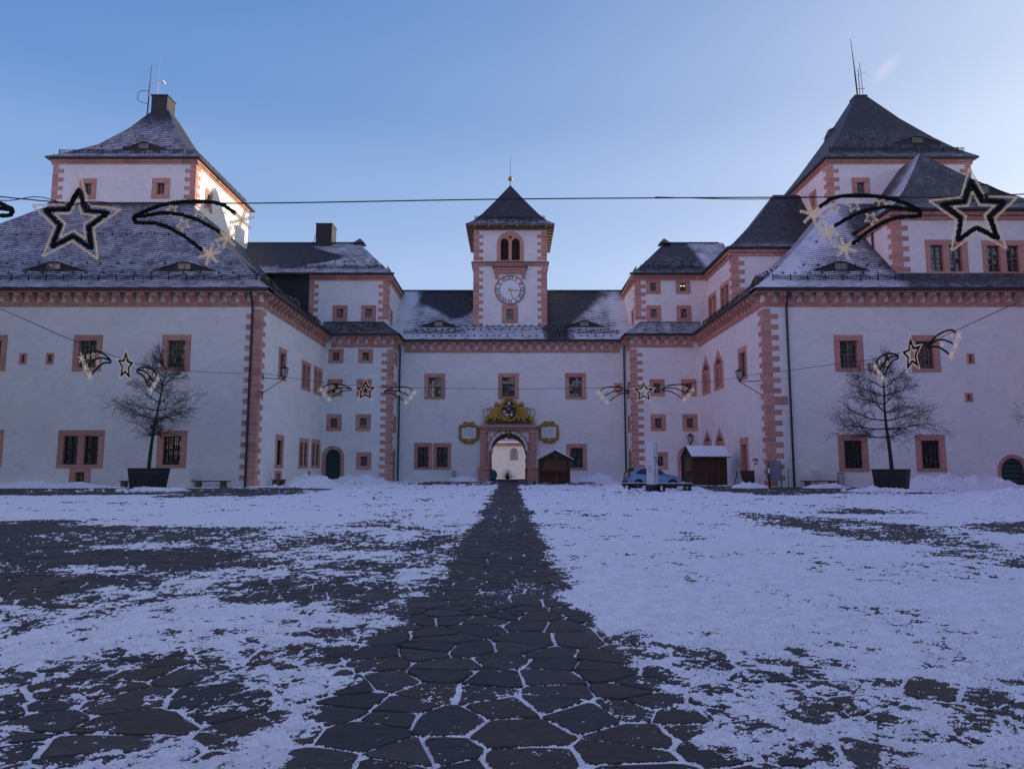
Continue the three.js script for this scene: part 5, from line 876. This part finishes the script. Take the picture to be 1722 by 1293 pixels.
// ---------------------------------------------------------------- parked car (side view, nose to the right)
{
  const t = thing('parked_car', 'light blue three-door hatchback parked behind the info pillar and low benches', 'car'); t.position.set(10.0, 0, -51.0); t.rotation.y = .06;
  const paint = new THREE.MeshPhysicalMaterial({ color: new THREE.Color().setRGB(.20, .30, .46), roughness: .35, metalness: .35, clearcoat: .8, clearcoatRoughness: .08 });
  // half-width varies over the height (tumblehome) and towards nose and tail
  const hw = (x, y) => { const e = Math.pow(Math.abs(x) / 2.0, 5); return (.86 - .30 * sstep(.85, 1.5, y) * .8 - .05 * sstep(.5, .15, y)) * (1 - .16 * e); };
  const skin = (outline, n = 9, mat = paint, name = 'body', inset = 0) => { // closed loft across the width
    const pos = [], idx = [], N = outline.length;
    for (let k = 0; k <= n; k++) { const s = k / n * 2 - 1, rr = Math.sign(s) * (1 - Math.pow(1 - Math.abs(s), 2.2)); outline.forEach(([x, y]) => { const sh = 1 - .035 * Math.pow(Math.abs(rr), 6); pos.push(x * sh, .62 + (y - .62) * (1 - .03 * Math.pow(Math.abs(rr), 8)), rr * (hw(x, y) - inset)); }); }
    for (let k = 0; k < n; k++) for (let i = 0; i < N; i++) { const a = k * N + i, b = k * N + (i + 1) % N; idx.push(a, a + N, b, b, a + N, b + N); }
    const tr = THREE.ShapeUtils.triangulateShape(outline.map(p => new THREE.Vector2(...p)), []); for (const [a, b, c] of tr) { idx.push(a, c, b); const o = n * N; idx.push(o + a, o + b, o + c); }
    const g = new THREE.BufferGeometry(); g.setAttribute('position', new THREE.Float32BufferAttribute(pos, 3)); g.setIndex(idx); g.computeVertexNormals(); return obj(name, g, mat, t);
  };
  const arch = (cx) => Array.from({ length: 9 }, (_, k) => { const a = PI - k * PI / 8; return [cx + Math.cos(a) * .37, .3 + Math.sin(a) * .36]; });
  const low = [[-1.93, .28], ...[-1.62].map(x => [x, .24]), ...arch(-1.22).map(p => p), ...arch(1.28), [1.75, .22], [1.97, .3], [2.0, .5], [1.93, .66], [1.7, .80], [1.1, .96], [.78, 1.02]];
  const roof = [[.35, 1.28], [.0, 1.41], [-.5, 1.475], [-1.0, 1.46], [-1.45, 1.36], [-1.72, 1.12], [-1.88, .95], [-1.98, .78], [-1.99, .5]];
  skin([...low, ...roof]);
  const glassSide = (pts, nm) => { for (const s of [-1, 1]) { const g = new THREE.BufferGeometry(), pos = []; const tri = THREE.ShapeUtils.triangulateShape(pts.map(p => new THREE.Vector2(...p)), []); for (const f of tri) for (const i of f) pos.push(pts[i][0] * .966, pts[i][1] * .984 + .012, s * (hw(...pts[i]) + .008)); g.setAttribute('position', new THREE.Float32BufferAttribute(pos, 3)); g.computeVertexNormals(); const m = obj(nm, g, M.glassCar, t); } };
  M.glassCar = new THREE.MeshPhysicalMaterial({ color: new THREE.Color().setRGB(.02, .022, .026), roughness: .05, side: THREE.DoubleSide });
  glassSide([[-.42, .98], [.72, 1.0], [.32, 1.24], [.0, 1.36], [-.38, 1.4]], 'door_window'); glassSide([[-1.42, 1.05], [-.5, .98], [-.48, 1.4], [-.9, 1.37], [-1.2, 1.26]], 'rear_side_window');
  obj('windscreen', new THREE.PlaneGeometry(1.05, .52).rotateY(PI / 2).rotateZ(.92).translate(.62, 1.175, 0), M.glassCar, t);
  obj('rear_window', new THREE.PlaneGeometry(.98, .42).rotateY(-PI / 2).rotateZ(-.52).translate(-1.675, 1.235, 0), M.glassCar, t);
  for (const [x, s] of [[-1.22, 1], [-1.22, -1], [1.28, 1], [1.28, -1]]) {
    const w = new THREE.Group(); w.name = 'wheel'; t.add(w); w.position.set(x, .31, s * .72);
    obj('tyre', new THREE.TorusGeometry(.235, .085, 10, 28), M.black, w); obj('rim', [new THREE.CylinderGeometry(.17, .17, .12, 20).rotateX(PI / 2), ...Array.from({ length: 5 }, (_, k) => bx(-.025, .025, .03, .17, -.075, .075).rotateZ(k * 2 * PI / 5))], std(.35, .36, .38, .4, { metalness: .6 }), w);
    obj('wheel_arch', new THREE.CylinderGeometry(.37, .37, .3, 20).rotateX(PI / 2).translate(0, .0, -s * .1), M.dark, w);
  }
  for (const s of [-1, 1]) { obj('tail_light', rbox(.16, .3, .16, .04).translate(-1.83, .93, s * .66), std(.35, .02, .02, .3), t); obj('headlight', rbox(.36, .16, .2, .05).rotateZ(-.42).translate(1.68, .74, s * .6), std(.5, .5, .52, .15), t); obj('door_handle', rbox(.2, .04, .04, .015).translate(-.25, .86, s * .855), paint, t); obj('wing_mirror', rbox(.13, .13, .2, .04).translate(.62, 1.04, s * .88), paint, t); obj('door_seam', [bx(-.475, -.465, .35, .98, s * .862 - .004, s * .862 + .004), bx(.86, .87, .38, .95, s * .855 - .004, s * .855 + .004)], M.black, t); }
  obj('bumper', rbox(.1, .2, 1.4, .04).translate(-1.97, .45, 0), M.black, t); obj('roof_spoiler', rbox(.22, .05, 1.0, .02).translate(-1.5, 1.4, 0), M.black, t); obj('aerial', bar([-1.3, 1.42, 0], [-1.55, 1.62, 0], .008), M.black, t);
}
// ---------------------------------------------------------------- info pillar with low benches
{
  const t = thing('info_pillar', 'white square information pillar standing between the low benches', 'info pillar'); t.position.set(8.75, 0, -44.6); t.rotation.y = -.72;
  obj('pillar', rbox(.52, 2.62, .52, .02).translate(0, 1.72, 0), std(.62, .63, .66, .5), t); obj('base', [bx(-.26, .26, 0, .4, -.26, .26), bx(-.4, .4, 0, .08, -.4, .4)], M.black, t);
  const pr = []; const f = (x0, x1, y0, y1) => pr.push(bx(x0, x1, y0, y1, .261, .263)); f(-.2, .12, 2.02, 2.1); for (let k = 0; k < 9; k++) f(-.2, -.2 + .2 + .14 * hash(k, 3, 4), 1.62 - k * .13, 1.66 - k * .13); pr.push(new THREE.TorusGeometry(.08, .025, 6, 18).translate(.06, 1.84, .262), bx(.14, .17, 2.3, 2.95, .261, .263));
  const q = new THREE.Group(); obj('print', merge(pr.map(g => g.clone())).rotateY(PI / 2), std(.06, .06, .12, .7), t); obj('print', merge([0, 1, 2, 3, 4].map(k => bx(-.16, -.05 + .12 * hash(k, 9, 9), 1.55 - k * .09, 1.58 - k * .09, .261, .263)).concat([0, 1, 2].map(k => bx(.02, .1, 1.52 - k * .18, 1.58 - k * .18, .261, .263)))), std(.3, .1, .14, .7), t);
}
function lowBench(x0, x1, D, label) {
  const t = thing('low_bench', label, 'bench', 'dark low benches at the info pillar'); t.position.set((x0 + x1) / 2, 0, -D); const w = (x1 - x0) / 2;
  for (let k = 0; k < 3; k++) obj('seat_plank', rbox(2 * w, .07, .17, .015).translate(0, .43, -.19 + k * .19), M.woodDark, t); obj('apron', [bx(-w + .03, w - .03, .3, .39, .2, .24)], M.black, t);
  for (const s of [-w + .35, w - .35]) obj('leg', [bx(s - .19, s - .12, 0, .39, -.24, .24), bx(s + .12, s + .19, 0, .39, -.24, .24), bx(s - .19, s + .19, 0, .05, -.24, .24)], M.black, t);
  obj('snow_on_seat', rbox(2 * w - .06, .03, .5, .012).translate(0, .48, -.01), M.snow, t);
}
lowBench(6.95, 9.1, 45.6, 'dark low bench left of the info pillar'); lowBench(9.0, 11.3, 44.8, 'dark low bench right of the info pillar');
function wallBench(x, D, W, label, ry = 0) {
  const t = thing('wall_bench', label, 'bench', 'plank benches along the walls'); t.position.set(x, 0, -D); t.rotation.y = ry;
  for (const z of [-.13, .13]) obj('seat_plank', rbox(W, .07, .24, .015).translate(0, .46, z), M.woodDark, t); for (const s of [-1, 1]) obj('leg', rbox(.34, .42, .42, .03).translate(s * W * .33, .21, 0), sand(.22, .13, .1), t);
}
wallBench(-22.0, 52.3, 2.75, 'plank bench against the left house beside the corner downpipe'); wallBench(-27.8, 52.3, 1.6, 'plank bench half hidden behind the left planter'); wallBench(22.5, 52.3, 2.7, 'plank bench against the right house left of the litter bin'); wallBench(27.8, 52.3, 2.6, 'plank bench half hidden behind the right planter'); wallBench(-18.4, 56.5, 2.4, 'plank bench along the left side wall, buried in snow', PI / 2);
// ---------------------------------------------------------------- small fittings on and by the walls
function cabinet(x, D, y, label) { const t = thing('meter_cabinet', label, 'cabinet', 'white meter cabinets on the walls'); t.position.set(x, y, -D); obj('case', rbox(.6, .84, .16, .02), M.white, t); obj('door_panel', [bx(-.26, .26, -.37, .37, .082, .09)], std(.66, .66, .66, .7), t); obj('lock', bx(-.2, -.17, -.03, .03, .09, .1), M.black, t); obj('cable', bar([0, -.42, 0], [0, -y, 0], .02), M.pipe, t); }
cabinet(-23.55, 52.9, 1.0, 'white meter cabinet above the bench on the left house'); cabinet(22.45, 52.9, .9, 'white meter cabinet above the bench on the right house');
function bin(x, D, label) { const t = thing('litter_bin', label, 'litter bin', 'grey litter bins'); t.position.set(x, 0, -D); obj('body', [new THREE.CylinderGeometry(.23, .21, .62, 16).translate(0, .55, 0)], std(.38, .39, .42, .5), t); obj('lid', [new THREE.CylinderGeometry(.26, .26, .06, 16).translate(0, 1.02, 0)], M.black, t); obj('post', [bx(-.2, -.16, .1, 1.0, -.2, -.16), bx(.16, .2, .1, 1.0, -.2, -.16), bar([0, 0, -.2], [0, 1, -.2], .03)], M.black, t); }
bin(24.0, 52.1, 'grey litter bin right of the bench on the right house'); bin(-6.0, 74.2, 'grey litter bin left of the portal'); 
{
  const t = thing('wall_sign', 'small dark lettered sign on the wall beside the side door', 'sign'); place(t, west(19.1), -55.9, 1.95, .0);
  obj('backing', bx(-.62, .62, -.3, .3, .001, .012), M.white, t); obj('lettering', textGeo('Zugang', .24, font, .012).translate(0, .08, .013), M.black, t); obj('lettering', textGeo('Museum', .13, fontSans, .012).translate(.04, -.2, .013), M.black, t);
  const p = thing('date_plaque', 'carved red stone plaque set in the corner stones of the right house', 'plaque'); place(p, south(53), 20.15, 6.46, 0); obj('slab', rbox(.98, .6, .16, .02), M.sand[1], p); obj('dark_field', bx(-.26, .26, -.13, .14, .075, .083), M.sandDark, p); obj('moulding', [bx(-.36, .36, .16, .22, .07, .12), bx(-.36, .36, -.22, -.16, .07, .12), bx(-.36, -.3, -.159, .159, .07, .12), bx(.3, .36, -.159, .159, .07, .12)], M.sand[2], p);
  const q = thing('corner_plaque', 'small dark bracket box on the corner of the left house below the lantern', 'box'); place(q, south(53), -18.93, 6.9, .1); obj('box', rbox(.3, .36, .3, .03), M.sandDark, q); obj('lid', bx(-.18, .18, .18, .22, -.16, .18), M.black, q);
}
{
  const t = thing('folding_sign', 'folding A-frame sign standing before the side door', 'sign'); t.position.set(16.75, 0, -53.0); t.rotation.y = 1.15;
  for (const s of [-1, 1]) { const L = [bar([-.34, 0, s * .36], [-.34, 1.35, s * .03], .032, 5), bar([.34, 0, s * .36], [.34, 1.35, s * .03], .032, 5), bar([-.34, .05, s * .35], [.34, .05, s * .35], .02, 5), bar([-.34, 1.33, s * .04], [.34, 1.33, s * .04], .02, 5)]; obj('frame', L, std(.62, .58, .5, .5), t); const g = bx(-.33, .33, -.55, .6, -.01, .01); g.rotateX(-s * .24); g.translate(0, .68, s * .19); obj('panel', g, M.black, t); }
  obj('stay', [bar([-.345, .72, -.18], [-.345, .72, .18], .014, 5), bar([.345, .72, -.18], [.345, .72, .18], .014, 5)], std(.42, .40, .36, .5), t);
  const b = thing('notice_board', 'grey notice board on posts at the corner of the right house', 'board'); b.position.set(18.85, 0, -51.6); b.rotation.y = -.5;
  obj('panel', rbox(.8, 1.35, .05, .02).translate(.12, 1.25, 0), std(.2, .21, .25, .5), b); obj('side_panel', rbox(.06, 1.25, .3, .02).translate(-.42, 1.3, .12), std(.22, .23, .27, .5), b); obj('post', [bar([-.3, 0, -.05], [-.3, 1.9, -.05], .035), bar([.52, 0, -.05], [.52, 1.9, -.05], .035)], M.iron, b); const lines = []; for (let k = 0; k < 8; k++) lines.push(bx(-.2, .05 + .35 * hash(k, 4, 7), 1.72 - k * .12, 1.75 - k * .12, .026, .028)); obj('print', lines, std(.12, .12, .16, .7), b);
  const p = thing('post', 'dark bollard post with pale top before the corner of the right house', 'post'); p.position.set(18.05, 0, -50.2); obj('shaft', [bar([0, 0, 0], [0, 1.05, 0], .07, 10)], M.black, p); obj('sleeve', [bar([0, 1.05, 0], [0, 1.4, 0], .06, 10)], M.white, p);
  const s = thing('snow_pole', 'thin iron rod leaning at the corner stones of the right house', 'rod'); s.position.set(20.35, 0, -52.7); obj('rod', [bar([0, 0, 0], [.02, 1.3, 0], .022)], M.iron, s); obj('cap', new THREE.SphereGeometry(.045, 8, 6).translate(.02, 1.32, 0), M.iron, s);
  const c = thing('counter_screen', 'dark low screen standing before the side door', 'screen'); c.position.set(18.1, 0, -54.9); c.rotation.y = -.2; obj('panel', rbox(.95, 1.2, .06, .02).translate(0, .62, 0), M.woodDark, c); obj('post', [bar([-.48, 0, 0], [-.48, 1.28, 0], .03), bar([.48, 0, 0], [.48, 1.28, 0], .03)], M.black, c);
}
{ // in the passage: shrub and teal bin
  const t = thing('bare_shrub', 'bare twiggy shrub standing in the light beyond the gate passage', 'shrub'), R = mulberry(55); t.position.set(-.55, -.02, -87.4); const L = [];
  for (let k = 0; k < 150; k++) { const a = R() * 2 * PI, e = .25 + R() * 1.2, l = .5 + R() * .55; let p = [0, 0, 0], dx = Math.cos(a) * Math.cos(e), dy = Math.sin(e), dz = Math.sin(a) * Math.cos(e); for (let j = 0; j < 3; j++) { const q = [p[0] + dx * l / 2.4, p[1] + dy * l / 2.4, p[2] + dz * l / 2.4]; L.push(bar(p, q, .011 - j * .002, 3)); p = q; dx += (R() - .5) * .5; dy += (R() - .4) * .4; dz += (R() - .5) * .5; } } obj('twigs', L, std(.05, .035, .03, .95), t); obj('root', new THREE.SphereGeometry(.12, 8, 6), std(.05, .04, .03, 1), t);
  const b = thing('teal_cable_reel', 'round teal panel leaning at the left side of the gate passage', 'panel'); b.position.set(-2.15, .62, -76.9); b.rotation.y = .5; obj('disc', [new THREE.CylinderGeometry(.6, .6, .12, 28).rotateX(PI / 2)], std(.05, .24, .25, .5), b); obj('foot', bx(-.3, .3, -.64, -.52, -.15, .15), M.black, b);
}
{ // faint smoke above the chimney, tumbling puffs of thin vapour
  const L = []; for (let k = 0; k < 9; k++) L.push(new THREE.SphereGeometry(.18 + .1 * hash(k, 1, 6), 8, 6).translate(-21.2 + (hash(k, 2, 6) - .4) * (.3 + k * .1), 29 + k * .13, -78.6));
  tag(obj('chimney_smoke', L, new THREE.MeshStandardMaterial({ color: new THREE.Color().setRGB(.9, .88, .88), transparent: true, opacity: .045, roughness: 1, depthWrite: false })), 'faint wisp of smoke above the link house chimney', 'smoke', null, 'stuff');
}
scene.traverse(o => { if (o.isMesh) { o.castShadow = true; o.receiveShadow = true; } });
renderer.render(scene, camera);
